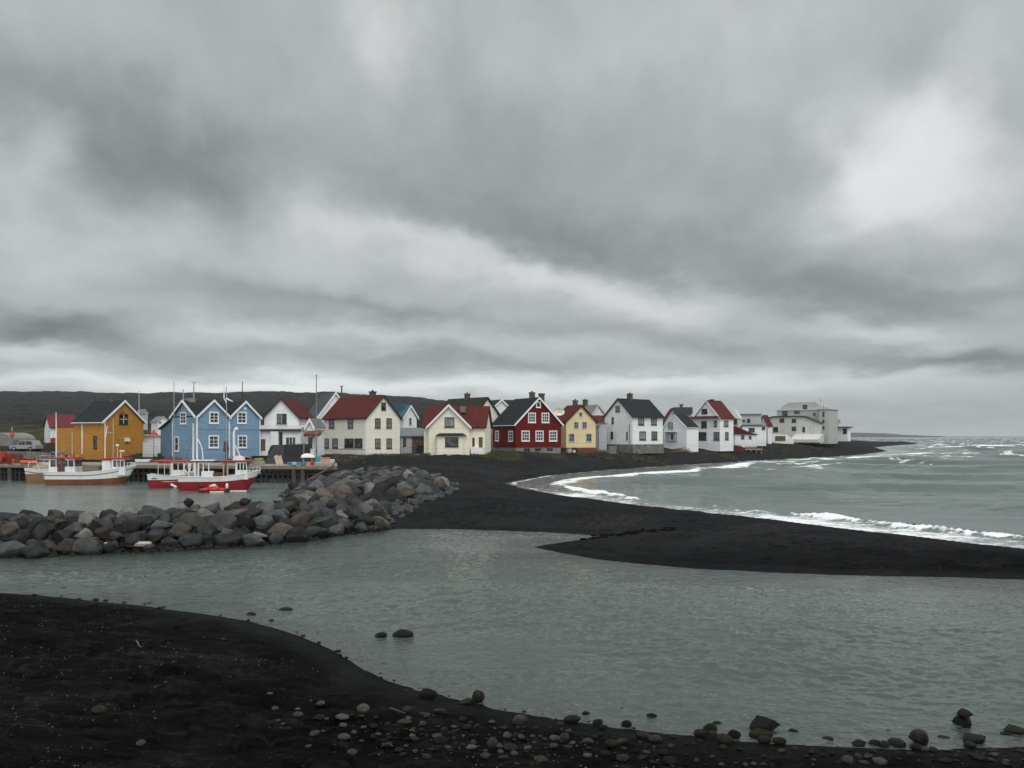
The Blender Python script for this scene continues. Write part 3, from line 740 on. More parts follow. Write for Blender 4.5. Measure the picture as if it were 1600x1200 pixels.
make_still('harbour_water', HARBOUR, 'harbour_water', -500, 560, 38, 106, 0.05)

# ------------------------------------------------------------------ houses
def hit(C, dv, px):
    """Distance along the horizontal line C + t*dv at which it crosses the sight line through photo column px."""
    k = (px - 800.0) / F
    return (k * C[1] - C[0]) / (dv[0] - k * dv[1])

def gable_wall(mb, x0, x1, y0, y1, zb, ze, za, axis='y'):
    if axis == 'y':
        mb.poly([(x0, zb), (x1, zb), (x1, ze - .01), ((x0 + x1) / 2, za - .01), (x0, ze - .01)], 'y', y0, y1)
    else:
        mb.poly([(y0, zb), (y1, zb), (y1, ze - .01), ((y0 + y1) / 2, za - .01), (y0, ze - .01)], 'x', x0, x1)
    return mb

def gable_roof(mb, x0, x1, y0, y1, ze, za, axis='y', ove=.3, ovg=.25, th=.13):
    s0, s1, l0, l1 = (x0, x1, y0, y1) if axis == 'y' else (y0, y1, x0, x1)
    m = (s0 + s1) / 2
    k = (za - ze) / ((s1 - s0) / 2)
    tv = th * math.sqrt(1 + k * k)
    zl = ze - k * ove
    mb.poly([(s0 - ove, zl), (m, za), (s1 + ove, zl), (s1 + ove, zl + tv), (m, za + tv), (s0 - ove, zl + tv)], axis, l0 - ovg, l1 + ovg)
    return mb

def barge(mb, x0, x1, y, ze, za, ove=.3, w=.24, d=.06, th=.13):
    """Two sloping boards on the gable in the plane y (facing -y)."""
    m = (x0 + x1) / 2
    k = (za - ze) / ((x1 - x0) / 2)
    tv = th * math.sqrt(1 + k * k)
    for sx in (-1, 1):
        xe = x0 - ove if sx < 0 else x1 + ove
        zl = ze - k * ove
        mb.poly([(xe, zl + tv + .03), (m, za + tv + .03), (m, za + tv + .03 - w * math.sqrt(1 + k * k)), (xe, zl + tv + .03 - w * math.sqrt(1 + k * k))], 'y', y - d, y)
    return mb

class House:
    """A building set by its nearest corner. Local frame: x along the front wall, y away from the viewer."""
    def __init__(s, name, label, cat, cx, D, by, gx, side, rel, sx=None, L=None, group=None):
        th = math.atan2(cx - 800, F)
        sv, rv = Vector((math.sin(th), math.cos(th), 0)), Vector((math.cos(th), -math.sin(th), 0))
        a = R(rel)
        u = rv * math.cos(a) + sv * math.sin(a) if side == 'L' else rv * math.cos(a) - sv * math.sin(a)
        v = Vector((-u.y, u.x, 0))
        C = Vector((XD(cx, D), D, 0))
        s.W = abs(hit(C, u, gx))
        s.L = L if L else abs(hit(C, v, sx))
        s.side, s.u, s.v = side, u, v
        s.O = C if side == 'L' else C - u * s.W
        s.zb = ZD(by, D)
        s.O.z = s.zb
        s.C = C
        s.root = empty(name, s.O, math.atan2(u.y, u.x), label, cat, group)
    def wall_pt(s, wall, px):
        """(distance along the wall, depth Y of that point) for a photo column on the front 'F' or the visible side 'S'."""
        if wall == 'F':
            o, dv = s.O, s.u
        else:
            o, dv = (s.O, s.v) if s.side == 'L' else (s.O + s.u * s.W, s.v)
        t = hit(o, dv, px)
        return t, o.y + dv.y * t
    def z(s, py, Y):
        return ZD(py, Y) - s.zb
    def zC(s, py):
        return s.z(py, s.C.y)
    def zF(s, py, px):
        return s.z(py, s.wall_pt('F', px)[1])
    def wbox(s, mb, wall, a0, a1, z0, z1, o0, o1, dy=0.0):
        """Box on a wall: a along it, z up, from o0 to o1 outward; dy moves the front plane."""
        if wall == 'F':
            return mb.box(a0, a1, dy - o1, dy - o0, z0, z1)
        if s.side == 'L':
            return mb.box(dy - o1, dy - o0, a0, a1, z0, z1)
        return mb.box(s.W + dy + o0, s.W + dy + o1, a0, a1, z0, z1)
    def window(s, wall, p, frame='white_trim', nx=2, ny=2, fw=.11, glass='pane_glass', sill=True, dy=0.0, sash=None, name='window'):
        a0, Y0 = s.wall_pt(wall, p[0])
        a1, Y1 = s.wall_pt(wall, p[2])
        Y = (Y0 + Y1) / 2
        z0, z1 = s.z(p[3], Y), s.z(p[1], Y)
        return s.window_at(wall, min(a0, a1), max(a0, a1), z0, z1, frame, nx, ny, fw, glass, sill, dy, sash, name)
    def window_at(s, wall, a0, a1, z0, z1, frame='white_trim', nx=2, ny=2, fw=.11, glass='pane_glass', sill=True, dy=0.0, sash=None, name='window'):
        mb = MB()
        B = lambda *q: s.wbox(mb, wall, *q, dy=dy)
        B(a0, a0 + fw, z0, z1, -.02, .06); B(a1 - fw, a1, z0, z1, -.02, .06)
        B(a0 + fw, a1 - fw, z1 - fw, z1, -.02, .058); B(a0 + fw, a1 - fw, z0, z0 + fw, -.02, .058)
        if sill:
            B(a0 - .05, a1 + .05, z0 - .06, z0, -.02, .10)
        w = mb.build('window', frame, s.root)
        if nx * ny > 1:
            mb = MB()
            bw = .06
            for i in range(1, nx):
                c = a0 + fw + (a1 - a0 - 2 * fw) * i / nx
                B(c - bw / 2, c + bw / 2, z0 + fw, z1 - fw, .0, .046)
            for j in range(1, ny):
                c = z0 + fw + (z1 - z0 - 2 * fw) * j / ny
                B(a0 + fw, a1 - fw, c - bw / 2, c + bw / 2, .0, .043)
            if ny == 1:
                B(a0 + fw, a1 - fw, z0 + fw, z0 + fw + .05, .0, .044); B(a0 + fw, a1 - fw, z1 - fw - .05, z1 - fw, .0, .044)
            mb.build('frame', sash or frame, w)
        mb = MB()
        B(a0 + fw - .01, a1 - fw + .01, z0 + fw - .01, z1 - fw + .01, -.01, .02)
        mb.build('pane', glass, w)
        return w
    def door(s, wall, p, mat, frame=None, dy=0.0):
        a0, Y0 = s.wall_pt(wall, p[0])
        a1, Y1 = s.wall_pt(wall, p[2])
        a0, a1 = min(a0, a1), max(a0, a1)
        Y = (Y0 + Y1) / 2
        z0, z1 = s.z(p[3], Y), s.z(p[1], Y)
        mb = MB()
        s.wbox(mb, wall, a0, a1, z0, z1, -.01, .04, dy=dy)
        d = mb.build('door', mat, s.root)
        if frame:
            mb = MB()
            s.wbox(mb, wall, a0 - .1, a0, z0, z1 + .1, -.01, .055, dy=dy); s.wbox(mb, wall, a1, a1 + .1, z0, z1 + .1, -.01, .055, dy=dy); s.wbox(mb, wall, a0, a1, z1, z1 + .1, -.01, .055, dy=dy)
            mb.build('frame', frame, d)
        mb = MB()
        s.wbox(mb, wall, a0 + .08, a0 + .16, z0 + .95, z0 + 1.05, .04, .09, dy=dy)
        mb.build('handle', 'metal', d)
        return d
    def part(s, name, mb, mat, parent=None, label=None, **k):
        return mb.build(name, mat, parent or s.root, label, **k)
    def gable(s, ey, ay, wall, roof, bargem=None, ax=None, ove=.3, ovg=.25, edge='dark_trim', below=1.6, cornerboards=None):
        """Whole house as one gabled block, ridge running away from the front."""
        s.ze = s.zC(ey)
        axp = ax if ax is not None else None
        mid = s.O + s.u * (s.W / 2)
        s.za = s.z(ay, mid.y)
        s.part('wall', gable_wall(MB(), 0, s.W, 0, s.L, -below, s.ze, s.za), wall)
        s.roof = s.part('roof', gable_roof(MB(), 0, s.W, 0, s.L, s.ze, s.za, 'y', ove, ovg), roof)
        mb = MB()
        barge(mb, 0, s.W, -ovg - .003, s.ze, s.za, ove)
        s.part('bargeboard', mb, bargem or edge)
        k = (s.za - s.ze) / (s.W / 2)
        xx, q = (-ove, -1) if s.side == 'L' else (s.W + ove, 1)
        mb = MB()
        mb.beam((xx + q * .06, -ovg + .05, s.ze - k * ove + .04), (xx + q * .06, s.L + ovg - .05, s.ze - k * ove + .04), .11, .11)
        s.part('gutter', mb, bargem or edge)
        if cornerboards:
            mb = MB()
            for xx in (0, s.W):
                mb.box(xx - .06, xx + .06, -.035, .06, -.1, s.ze - .1)
            yy = s.L
            xx = 0 if s.side == 'L' else s.W
            mb.box(xx - .035, xx + .035, yy - .12, yy + .02, -.1, s.ze - .1)
            s.part('corner_board', mb, cornerboards)
        return s
    def chimney(s, px0, px1, ty, depth=.7, mat='chimney', pot=True):
        """Chimney on the ridge of the gabled block, standing where the photo shows it."""
        x = getattr(s, 'xc', s.W / 2)
        rp = s.O + s.u * x
        t = hit(rp, s.v, (px0 + px1) / 2)
        t = min(max(t, .6), s.L - .6)
        Y = rp.y + s.v.y * t
        w = max(.45, (px1 - px0) * Y / F * .85)
        zt = s.z(ty, Y)
        mb = MB()
        mb.box(x - depth / 2, x + depth / 2, t - w / 2, t + w / 2, s.za - 1.0, zt - .16)
        mb.box(x - depth / 2 - .07, x + depth / 2 + .07, t - w / 2 - .07, t + w / 2 + .07, zt - .16, zt)
        c = s.part('chimney', mb, mat, s.roof)
        if pot:
            mb = MB()
            mb.tube((x, t, zt - .02), (x, t, zt + .22), .15, .12, 8)
            s.part('chimney_pot', mb, 'black_sheet', c)
        return c
    def foundation(s, h=.5, mat='concrete', out=.06, below=1.6):
        mb = MB()
        mb.box(-out, s.W + out, -out, s.L + out, -below - .05, h)
        return s.part('foundation', mb, mat)
    def pipe(s, wall, px, y0, y1, mat='white_trim', r=.06):
        a, Y = s.wall_pt(wall, px)
        mb = MB()
        s.wbox(mb, wall, a - r, a + r, s.z(y1, Y), s.z(y0, Y), .02, .02 + 2 * r)
        return s.part('downpipe', mb, mat)
    def vent_pipe(s, px, y0, y1, depth_t, r=.07, cap=False, mat='metal'):
        """Thin flue or aerial rising from the roof."""
        rp = s.O + s.v * depth_t
        t = hit(rp, s.u, px)
        Y = rp.y + s.u.y * t
        mb = MB()
        mb.tube((t, depth_t, s.z(y1, Y)), (t, depth_t, s.z(y0, Y)), r, r * .8, 8)
        if cap:
            mb.tube((t, depth_t, s.z(y0, Y) - .05), (t, depth_t, s.z(y0, Y) + .12), .3, .2, 10)
        return s.part('flue', mb, mat, getattr(s, 'roof', s.root))

def village():
    HOUSES = 'timber houses of the village'
    # --- ochre warehouse
    h = House('warehouse', 'ochre yellow gabled warehouse with a dark slate roof on the quay', 'warehouse', 161, 106, 709, 224.4, 'L', 40, sx=116.4)
    h.gable(658, 627.3, 'ochre', 'slate', 'white_trim')
    h.window('F', (186.4, 647, 199.8, 663), 'dark_trim', 2, 2, .1, sash='white_trim')
    h.window('S', (146.5, 681, 151.5, 701), 'dark_trim', 1, 2, .1)
    h.pipe('S', 129.5, 660, 709)
    mb = MB(); a, Y = h.wall_pt('F', 198); h.wbox(mb, 'F', a - .35, a + .35, h.z(690, Y), h.z(684, Y), .0, .3)
    h.part('wall_box', mb, 'pale_cream')
    mb = MB(); a, Y = h.wall_pt('F', 191); h.wbox(mb, 'F', a - .05, a + .05, h.z(644, Y), h.z(636, Y), .0, .5); mb.beam((a, -.5, h.z(640, Y)), (a - .4, -.02, h.z(644, Y)), .05, .05)
    h.part('hoist_bracket', mb, 'ochre')
    h.chimney(174, 180, 620, .6, 'driftwood', False)
    # its lower wing, to the left behind
    mb = MB(); mb.box(1.2, h.W - .4, h.L, h.L + 5.0, -1.6, h.z(669, h.O.y + 8) )
    h.part('rear_wing', mb, 'ochre')
    # --- red roofed house behind
    h = House('house', 'low white house with a pinkish red roof behind the ochre warehouse', 'house', 79, 124, 706, 120, 'L', 8, L=6, group=HOUSES)
    ze, za = h.zC(667), h.zC(648.5)
    mb = MB(); gable_wall(mb, 0, h.W, 0, h.L, -1.5, ze, za, 'x'); h.part('wall', mb, 'white_wall')
    mb = MB(); gable_roof(mb, 0, h.W, 0, h.L, ze, za, 'x', .3, .2); h.roof = h.part('roof', mb, 'pink_red_roof')
    mb = MB(); h.wbox(mb, 'F', 0, 1.6, -1, ze * .55, .0, .06); h.part('red_base', mb, 'red_paint')
    h.window('F', (84, 684, 90, 694), 'dark_trim', 2, 1, .08)
    # --- blue twin gabled house
    h = House('house', 'sky blue timber house with two white edged front gables and black roofs', 'house', 307.5, 102, 713, 406.4, 'L', 27, sx=269.5, group=HOUSES)
    W, L = h.W, h.L
    ze = h.zC(651.5)
    za = h.z(625.9, h.O.y + .3)
    mb = MB(); mb.box(0, W, 0, L, -1.6, ze - .02)
    hf = W / 2
    gable_wall(mb, 0, hf, 0, L - .3, ze - .03, ze, za); gable_wall(mb, hf, W, 0, L - .3, ze - .03, ze, za)
    gable_wall(mb, 0, W * .6, .02, L, ze - .03, ze, za - .05, 'x')
    h.part('wall', mb, 'sky_blue')
    mb = MB(); gable_roof(mb, 0, hf, 0, L, ze, za, 'y', .0, .25); h.roof = h.part('roof', mb, 'slate')
    mb = MB(); gable_roof(mb, hf, W, 0, L, ze, za, 'y', .16, .252); h.part('roof', mb, 'slate')
    mb = MB(); gable_roof(mb, 0, W * .62, .02, L, ze, za - .06, 'x', .0, .27); h.part('roof', mb, 'slate_cross')
    mb = MB(); barge(mb, 0, hf, -.255, ze, za, .16); barge(mb, hf, W, -.257, ze, za, .16)
    m, k = L / 2, (za - ze) / (L / 2)
    for s0, s1 in ((-.25, m), (L + .25, m)):
        mb.beam((-.31, s0, ze - k * .2 + .03), (-.31, s1, za + .05), .30, .07, (1, 0, 0))
    h.part('bargeboard', mb, 'white_trim')
    for xx in (0, hf, W):
        mb = MB(); mb.box(xx - .075, xx + .075, -.04, .05, -.2, ze); h.part('corner_board', mb, 'white_trim')
    mb = MB(); mb.box(-.04, .04, L - .1, L + .04, -.2, ze); h.part('corner_board', mb, 'white_trim')
    mb = MB(); zz = h.zC(671.5); h.wbox(mb, 'F', 0.08, W - .08, zz, zz + .09, 0, .03); h.part('string_course', mb, 'dark_blue')
    for p in ((326.8, 643.4, 342, 661.9), (325.9, 680, 342, 700), (370.5, 643.4, 385.4, 661.9), (371.4, 680, 386, 700)):
        h.window('F', p, 'white_trim', 2, 3, .17)
    h.window_at('S', L * .42, L * .66, h.zC(662), h.zC(643), 'white_trim', 2, 3, .15)
    h.window_at('S', L * .72, L * .9, h.zC(706), h.zC(682), 'white_trim', 1, 2, .15)
    mb = MB(); h.wbox(mb, 'F', hf * 1.46, hf * 1.54, h.zC(638), h.zC(634.5), 0, .06); h.part('gable_ornament', mb, 'white_trim')
    h.vent_pipe(303, 597, 630, L * .5, .08, True)
    h.vent_pipe(286.5, 608, 632, L * .55, .07)
    h.vent_pipe(379, 596, 630, L * .4, .06, False, 'dark_trim')
    mb = MB(); mb.box(hf * .1, hf * .1 + .9, L * .45, L * .62, za - .5, za + .45); h.part('chimney', mb, 'concrete', h.roof)
    # lean-to shed
    zq = lambda py: h.z(py, h.O.y + L)
    mb = MB(); mb.poly([(L + .01, -1.5), (L + 3.6, -1.5), (L + 3.6, zq(671)), (L + .01, zq(656))], 'x', .1, 4.0); h.part('lean_to', mb, 'dark_blue')
    mb = MB(); mb.poly([(L + .02, zq(655.5)), (L + 3.9, zq(671.5)), (L + 3.9, zq(670)), (L + .02, zq(653.5))], 'x', -.15, 4.2); h.part('lean_to_roof', mb, 'slate')
    # --- white gabled house, red roof
    h = House('house', 'white house with a tall plain gable, red metal roof and low porch', 'house', 467, 110, 707, 413, 'R', 24, sx=488, group=HOUSES)
    h.gable(652, 622.9, 'white_wall', 'red_roof', 'dark_trim', ove=.2)
    h.window('F', (433, 646.5, 440, 662.5), 'dark_trim', 2, 2, .09, 'curtain'); h.window('F', (441, 646.5, 448, 662.5), 'dark_trim', 2, 2, .09)
    mb = MB()
    a0, _ = h.wall_pt('F', 405); a1, _ = h.wall_pt('F', 478)
    zt, z2 = h.zC(672), h.zC(664.5)
    mb.box(a0, a1, -1.7, -.02, -1.5, zt - .02); h.part('porch_wall', mb, 'white_wall')
    mb = MB(); mb.poly([(-2.0, zt), (-.02, zt + .02), (-.02, z2), (-1.1, z2 - .25), (-2.0, zt + .22)], 'x', a0 - .2, a1 + .15); h.part('porch_roof', mb, 'pale_metal')
    mb = MB(); mb.box(a0 - .2, a1 + .15, -2.06, -2.0, zt - .16, zt + .1); h.part('porch_fascia', mb, 'dark_trim')
    h.door('F', (411.4, 686, 423.6, 704), 'driftwood', dy=-1.7)
    h.door('F', (445, 675, 450, 702), 'dark_trim', dy=-1.7)
    h.window('F', (455, 682, 471, 697), 'white_trim', 3, 1, .08, dy=-1.7)
    mb = MB(); a, _ = h.wall_pt('F', 439); mb.box(a - .55, a + .55, -2.02, -1.71, -.5, zt); h.part('porch_panel', mb, 'clean_white')
    # small side gabled extension at the right
    h2 = House('shed', 'narrow white gabled lean building with a brown awning between two houses', 'shed', 491, 107, 708, 478.5, 'R', 20, L=4)
    h2.gable(668, 656.5, 'white_wall', 'grey_roof', 'white_trim', ove=.15)
    mb = MB(); mb.poly([(-1.2, h2.zC(682)), (0, h2.zC(679)), (0, h2.zC(673)), (-1.2, h2.zC(678))], 'x', 0.1, h2.W + 1.0); h2.part('awning', mb, 'rust')
    h2.window('F', (482, 684, 488, 700), 'dark_trim', 1, 3, .07)
    # --- big cream house, red roof
    h = House('house', 'large two storey cream house with a wide red roof and one chimney', 'house', 571.5, 112, 711, 624.9, 'L', 36, sx=505.9, group=HOUSES)
    h.gable(652, 619, 'cream', 'red_roof', 'dark_trim', ove=.22)
    h.window('F', (595.7, 629, 602.7, 641), 'dark_trim', 1, 2, .08)
    for p in ((586, 653.5, 594.4, 669), (603.8, 653.5, 612, 669), (586, 685, 594.4, 700.6), (603.8, 685, 612.2, 700.6)):
        h.window('F', p, 'dark_trim', 2, 2, .1, 'curtain')
    for p in ((514.4, 654, 522.6, 669), (543.7, 654, 552, 669), (506.2, 685, 514, 700), (519.7, 685, 528, 700)):
        h.window('S', p, 'dark_trim', 1, 2, .1, 'curtain')
    h.window('S', (538.8, 685, 552.7, 700), 'dark_trim', 2, 1, .1); h.window('S', (554.2, 685, 566.5, 700), 'dark_trim', 2, 1, .1)
    mb = MB(); h.wbox(mb, 'S', 0, h.L * .62, h.zC(702), h.zC(701), 0, .07); h.part('ledge', mb, 'cream')
    h.chimney(578.5, 586.4, 611.5, .8)
    mb = MB(); mb.box(.4, h.W * .7, h.L, h.L + 3.0, -1.6, h.z(678, h.O.y + 6)); h.part('rear_wing', mb, 'pale_cream')
    mb = MB(); h.wbox(mb, 'S', h.L + .9, h.L + 2.2, h.z(700, h.O.y + 7), h.z(681, h.O.y + 7), -.42, -.36); h.part('window', mb, 'teal_paint')
    # --- white gable house behind the big cream house
    h = House('house', 'white house with a broad white bargeboard rising behind the big cream house', 'house', 496, 132, 700, 552, 'L', 14, L=9, group=HOUSES)
    h.gable(652, 614.5, 'white_wall', 'dark_flat', 'white_trim')
    h.vent_pipe(534, 604, 620, 3.0, .14, True, 'chimney')
    # --- teal roofed house behind
    h = House('house', 'small white house with a teal blue metal roof behind the cream houses', 'house', 631, 134, 702, 651, 'L', 38, sx=604, group=HOUSES)
    h.gable(651, 635, 'white_wall', 'teal_roof', 'white_trim')
    h.window('F', (639, 653, 643, 664), 'grey_trim', 1, 2, .08)
    h.window('F', (644, 676, 649, 688), 'dark_trim', 1, 2, .08)
    mb = MB(); mb.box(h.W / 2 - .9, h.W / 2 + .9, h.L * .25, h.L * .8, h.za - .8, h.za + .55); h.part('roof_monitor', mb, 'teal_roof', h.roof)
    # --- low sheds between
    h = House('shed', 'low shed of dark boards and pale blue panels between the two cream houses', 'shed', 626, 120, 709, 671, 'L', 6, L=5)
    ze, za = h.zC(681), h.zC(669.5)
    mb = MB(); a, _ = h.wall_pt('F', 643.5); mb.box(0, a, 0, h.L, -1.5, ze - .02); h.part('wall', mb, 'grey_wall')
    mb = MB(); mb.box(a, h.W, .0, h.L, -1.5, ze - .02); h.part('boarded_wall', mb, 'driftwood')
    mb = MB(); gable_roof(mb, 0, h.W, 0, h.L, ze, za, 'x', .3, .2); h.part('roof', mb, 'grey_roof')
    h.window('F', (630, 684, 634.5, 697), 'dark_trim', 1, 2, .08)
    h.door('F', (650, 696, 668, 709), 'black_sheet')
    # --- small cream house with bay
    h = House('house', 'small cream house with red cross gabled roof and a square bay window', 'house', 733.4, 112, 709.5, 669.9, 'R', 9, L=6.5, group=HOUSES)
    W, L = h.W, h.L
    ze, za = h.zC(665.8), h.z(633.9, h.O.y)
    xr = W + 2.05
    mb = MB(); gable_wall(mb, 0, W, 0, 3.2, -1.6, ze, za); gable_wall(mb, -.9, xr, 1.0, 1.0 + L, -1.6, ze, za - .08, 'x'); h.part('wall', mb, 'pale_cream')
    mb = MB(); gable_roof(mb, 0, W, 0, 3.6, ze, za, 'y', .35, .3); h.roof = h.part('roof', mb, 'red_roof')
    mb = MB(); gable_roof(mb, -.9, xr, 1.0, 1.0 + L, ze, za - .09, 'x', .35, .3); h.part('roof', mb, 'red_roof_cross')
    mb = MB(); barge(mb, 0, W, -.305, ze, za, .35, .26); h.part('bargeboard', mb, 'white_trim')
    h.window('F', (694.9, 652, 710, 667.6), 'dark_trim', 3, 1, .1, 'curtain')
    a0, _ = h.wall_pt('F', 683.5); a1, _ = h.wall_pt('F', 726.5)
    zt = h.zC(681)
    mb = MB(); mb.poly([(a0, -.02), (a0 + .15, -.9), (a1 - .15, -.9), (a1, -.02)], 'z', -1.5, zt - .01); h.part('bay', mb, 'pale_cream')
    mb = MB()
    vs = [(a0 - .25, -.02, zt), (a0 - .1, -1.2, zt), (a1 + .1, -1.2, zt), (a1 + .25, -.02, zt), (a0 + .3, -.02, zt + .38), (a1 - .3, -.02, zt + .38)]
    mb.add(vs, [(0, 1, 4), (1, 2, 5, 4), (2, 3, 5), (3, 2, 1, 0), (0, 4, 5, 3)]); h.part('bay_roof', mb, 'slate')
    h.window('F', (697.5, 683, 718, 698), 'dark_trim', 1, 1, .12, dy=-.9)
    h.window_at('F', W + .28, W + .6, h.zC(697), h.zC(684), 'dark_trim', 1, 1, .06, dy=1.0)
    mb = MB(); mb.box(W + 1.2, W + 1.75, .93, 1.0, -.1, h.zC(683)); d = h.part('door', mb, 'driftwood'); 
    mb = MB(); mb.box(W + 1.28, W + 1.34, .86, .93, .95, 1.05); h.part('handle', mb, 'metal', d)
    mb = MB(); mb.box(W * .7, W * .82, L * .4, L * .62, za - .9, za - .1 + .1); h.part('skylight', mb, 'grey_roof', h.roof)
    mb = MB(); mb.box(W + .2, xr - .1, .2, .98, -.9, h.zC(699.5)); h.part('porch_step', mb, 'clean_white')
    # --- cream house with the brown roof behind it
    h = House('house', 'tall cream house with a dark brown roof behind the small red roofed one', 'house', 742, 130, 699, 779.5, 'L', 40, sx=683, group=HOUSES)
    h.gable(648, 622, 'cream', 'brown_roof', 'brown_roof')
    for p in ((751.5, 635.5, 757.5, 642.3), (758, 645, 766.4, 657.2), (747, 645, 751, 656)):
        h.window('F', p, 'dark_trim', 2, 2, .09)
    h.chimney(727, 733.4, 615, .8)
    # --- small white gable between
    h = House('house', 'white gable with black roof peeping out left of the red house roof', 'house', 770, 146, 700, 796, 'L', 26, L=6, group=HOUSES)
    h.gable(637, 625.5, 'white_wall', 'slate', 'white_trim')
    h = House('house', 'dark slate roofed house mostly hidden behind the red house', 'house', 784, 158, 698, 826, 'L', 10, L=8, group=HOUSES)
    ze, za = h.zC(642), h.zC(624.5)
    mb = MB(); gable_wall(mb, 0, h.W, 0, h.L, -1.5, ze, za, 'x'); h.part('wall', mb, 'grey_wall')
    mb = MB(); gable_roof(mb, 0, h.W, 0, h.L, ze, za, 'x'); h.part('roof', mb, 'slate_cross')
    # --- red house
    h = House('house', 'deep red timber house with white framed windows and a slate black roof', 'house', 805.5, 124, 699.5, 876.7, 'L', 29, sx=770, group=HOUSES)
    h.gable(662, 622.3, 'deep_red', 'slate', 'white_trim', ove=.32, below=.0)
    h.foundation(.05, 'concrete', -.05)
    for p in ((825, 644.8, 837, 660.6), (846.2, 644.8, 858, 660.6), (814.7, 672.8, 827.4, 689.5), (836.6, 672.8, 849, 689.5), (857.9, 672.8, 870.4, 689.5)):
        h.window('F', p, 'white_trim', 3, 3, .15)
    h.window('F', (837.5, 627.6, 844.7, 637), 'white_trim', 1, 1, .14)
    for p in ((774, 673, 779.7, 689.3), (794.8, 673, 802, 689.8)):
        h.window('S', p, 'white_trim', 2, 3, .14)
    h.chimney(828, 834.8, 613, .75); 
    mb = MB(); rp = h.W * .66; mb.box(rp - .35, rp + .35, 1.0, 1.7, h.za - 2.2, h.z(614, h.O.y + 2)); mb.box(rp - .42, rp + .42, .93, 1.77, h.z(614, h.O.y + 2) - .2, h.z(614, h.O.y + 2) + .02)
    h.part('chimney', mb, 'chimney', h.roof)
    for a in (.18, .42, .68):
        mb = MB(); h.wbox(mb, 'F', h.W * a, h.W * a + 1.1, -.55, -.12, -.07, -.02); h.part('cellar_vent', mb, 'black_sheet')
    h.pipe('S', 803, 662, 699, 'deep_red', .05)
    # --- yellow house
    h = House('house', 'pale yellow gabled house with a red roof beside the red house', 'house', 884.6, 132, 700, 930.5, 'L', 30, sx=864, group=HOUSES)
    h.gable(658, 633.9, 'yellow_wall', 'red_roof', 'red_roof', ove=.22, below=0)
    h.foundation(.05, 'rust', .0)
    h.window('F', (904.8, 644.2, 909.7, 650.4), 'grey_trim', 1, 1, .08)
    for p in ((896.8, 659, 903.6, 669), (909.8, 659, 916.6, 669), (888.8, 677.5, 897.2, 689.8), (915.8, 677.5, 924.2, 689.8)):
        h.window('F', p, 'grey_trim', 2, 2, .09)
    h.chimney(896, 901.6, 625.5, .7)
    # --- grey roofed house behind it
    h = House('house', 'white house with a pale grey roof and brick chimney behind the yellow house', 'house', 922, 156, 699, 947, 'L', 34, sx=898, group=HOUSES)
    h.gable(650, 633.5, 'white_wall', 'grey_roof', 'pale_metal')
    h.chimney(911, 918, 624.5, .8)
    # --- low red roofed house left of the white one
    h = House('house', 'low white house with a red roof squeezed between the yellow and white houses', 'house', 928, 150, 698, 955, 'L', 6, L=6, group=HOUSES)
    ze, za = h.zC(660.5), h.zC(649.5)
    mb = MB(); gable_wall(mb, 0, h.W, 0, h.L, -1.5, ze, za, 'x'); h.part('wall', mb, 'white_wall')
    mb = MB(); gable_roof(mb, 0, h.W, 0, h.L, ze, za, 'x'); h.part('roof', mb, 'red_roof_cross')
    h.window('F', (932, 676, 937, 686), 'dark_trim', 2, 1, .08)
    h = House('shed', 'grey weathered shed leaning against the white black roofed house', 'shed', 936, 144, 699, 948, 'L', 12, L=3)
    mb = MB(); mb.poly([(0, -1.2), (h.W, -1.2), (h.W, h.zC(662)), (h.W * .3, h.zC(662)), (0, h.zC(667))], 'y', 0, 3); h.part('wall', mb, 'grey_wall')
    mb = MB(); mb.poly([(-.1, h.zC(667.5)), (h.W * .3, h.zC(661.6)), (h.W + .1, h.zC(661.6)), (h.W + .1, h.zC(660.6)), (h.W * .28, h.zC(660.6)), (-.1, h.zC(666.4))], 'y', -.15, 3.1); h.part('roof', mb, 'grey_roof')
    # --- white black roofed house
    h = House('house', 'tall white house with a charcoal roof, stained gable and stone footing', 'house', 988.4, 142, 694.5, 945, 'R', 42, sx=1035.5, group=HOUSES)
    h.gable(650, 623.8, 'clean_white', 'slate', 'dark_trim', ove=.3, below=.0)
    mb = MB(); mb.poly([(0.0, 0), (h.W - .0, 0), (h.W - .0, h.ze - .05), (h.W / 2, h.za - .05), (0, h.ze - .05)], 'y', -.03, -.003); h.part('gable_cladding', mb, 'grimy_white')
    h.foundation(.02, 'stone', .15)
    h.window('F', (962, 634, 968.7, 643.6), 'dark_trim', 1, 2, .09, 'curtain', dy=-.03)
    for p in ((956, 652, 959, 662.3), (954.4, 674.5, 958.2, 685.7), (979, 674.5, 981, 687)):
        h.window('F', p, 'dark_trim', 1, 1, .07, dy=-.03)
    for p in ((997, 650.4, 1006.2, 664.5), (1017, 650.4, 1025.9, 664.5), (998.9, 674, 1009, 687.8), (1017.8, 674, 1026.7, 687.8)):
        h.window('S', p, 'dark_trim', 2, 1, .13, 'curtain')
    h.chimney(981, 987, 615, .9)
    h.pipe('F', 984, 662, 694, 'concrete', .05)
    # --- small white gable, dark roof (end of the white group)
    h = House('house', 'small white gabled cottage with a steep black roof and open porch', 'house', 1072.8, 157, 694.6, 1036.6, 'R', 38, sx=1091, group=HOUSES)
    h.gable(668, 648.8, 'clean_white', 'slate', 'white_trim', ove=.12, ovg=.1)
    h.window('F', (1043.6, 659.6, 1052, 671.4), 'grey_trim', 2, 2, .09, 'curtain')
    mb = MB(); a0, Y = h.wall_pt('F', 1041.2); a1, _ = h.wall_pt('F', 1057.6); h.wbox(mb, 'F', a0, a1, h.z(690, Y), h.z(675.5, Y), -.01, .03); pz = h.part('porch', mb, 'grey_wall')
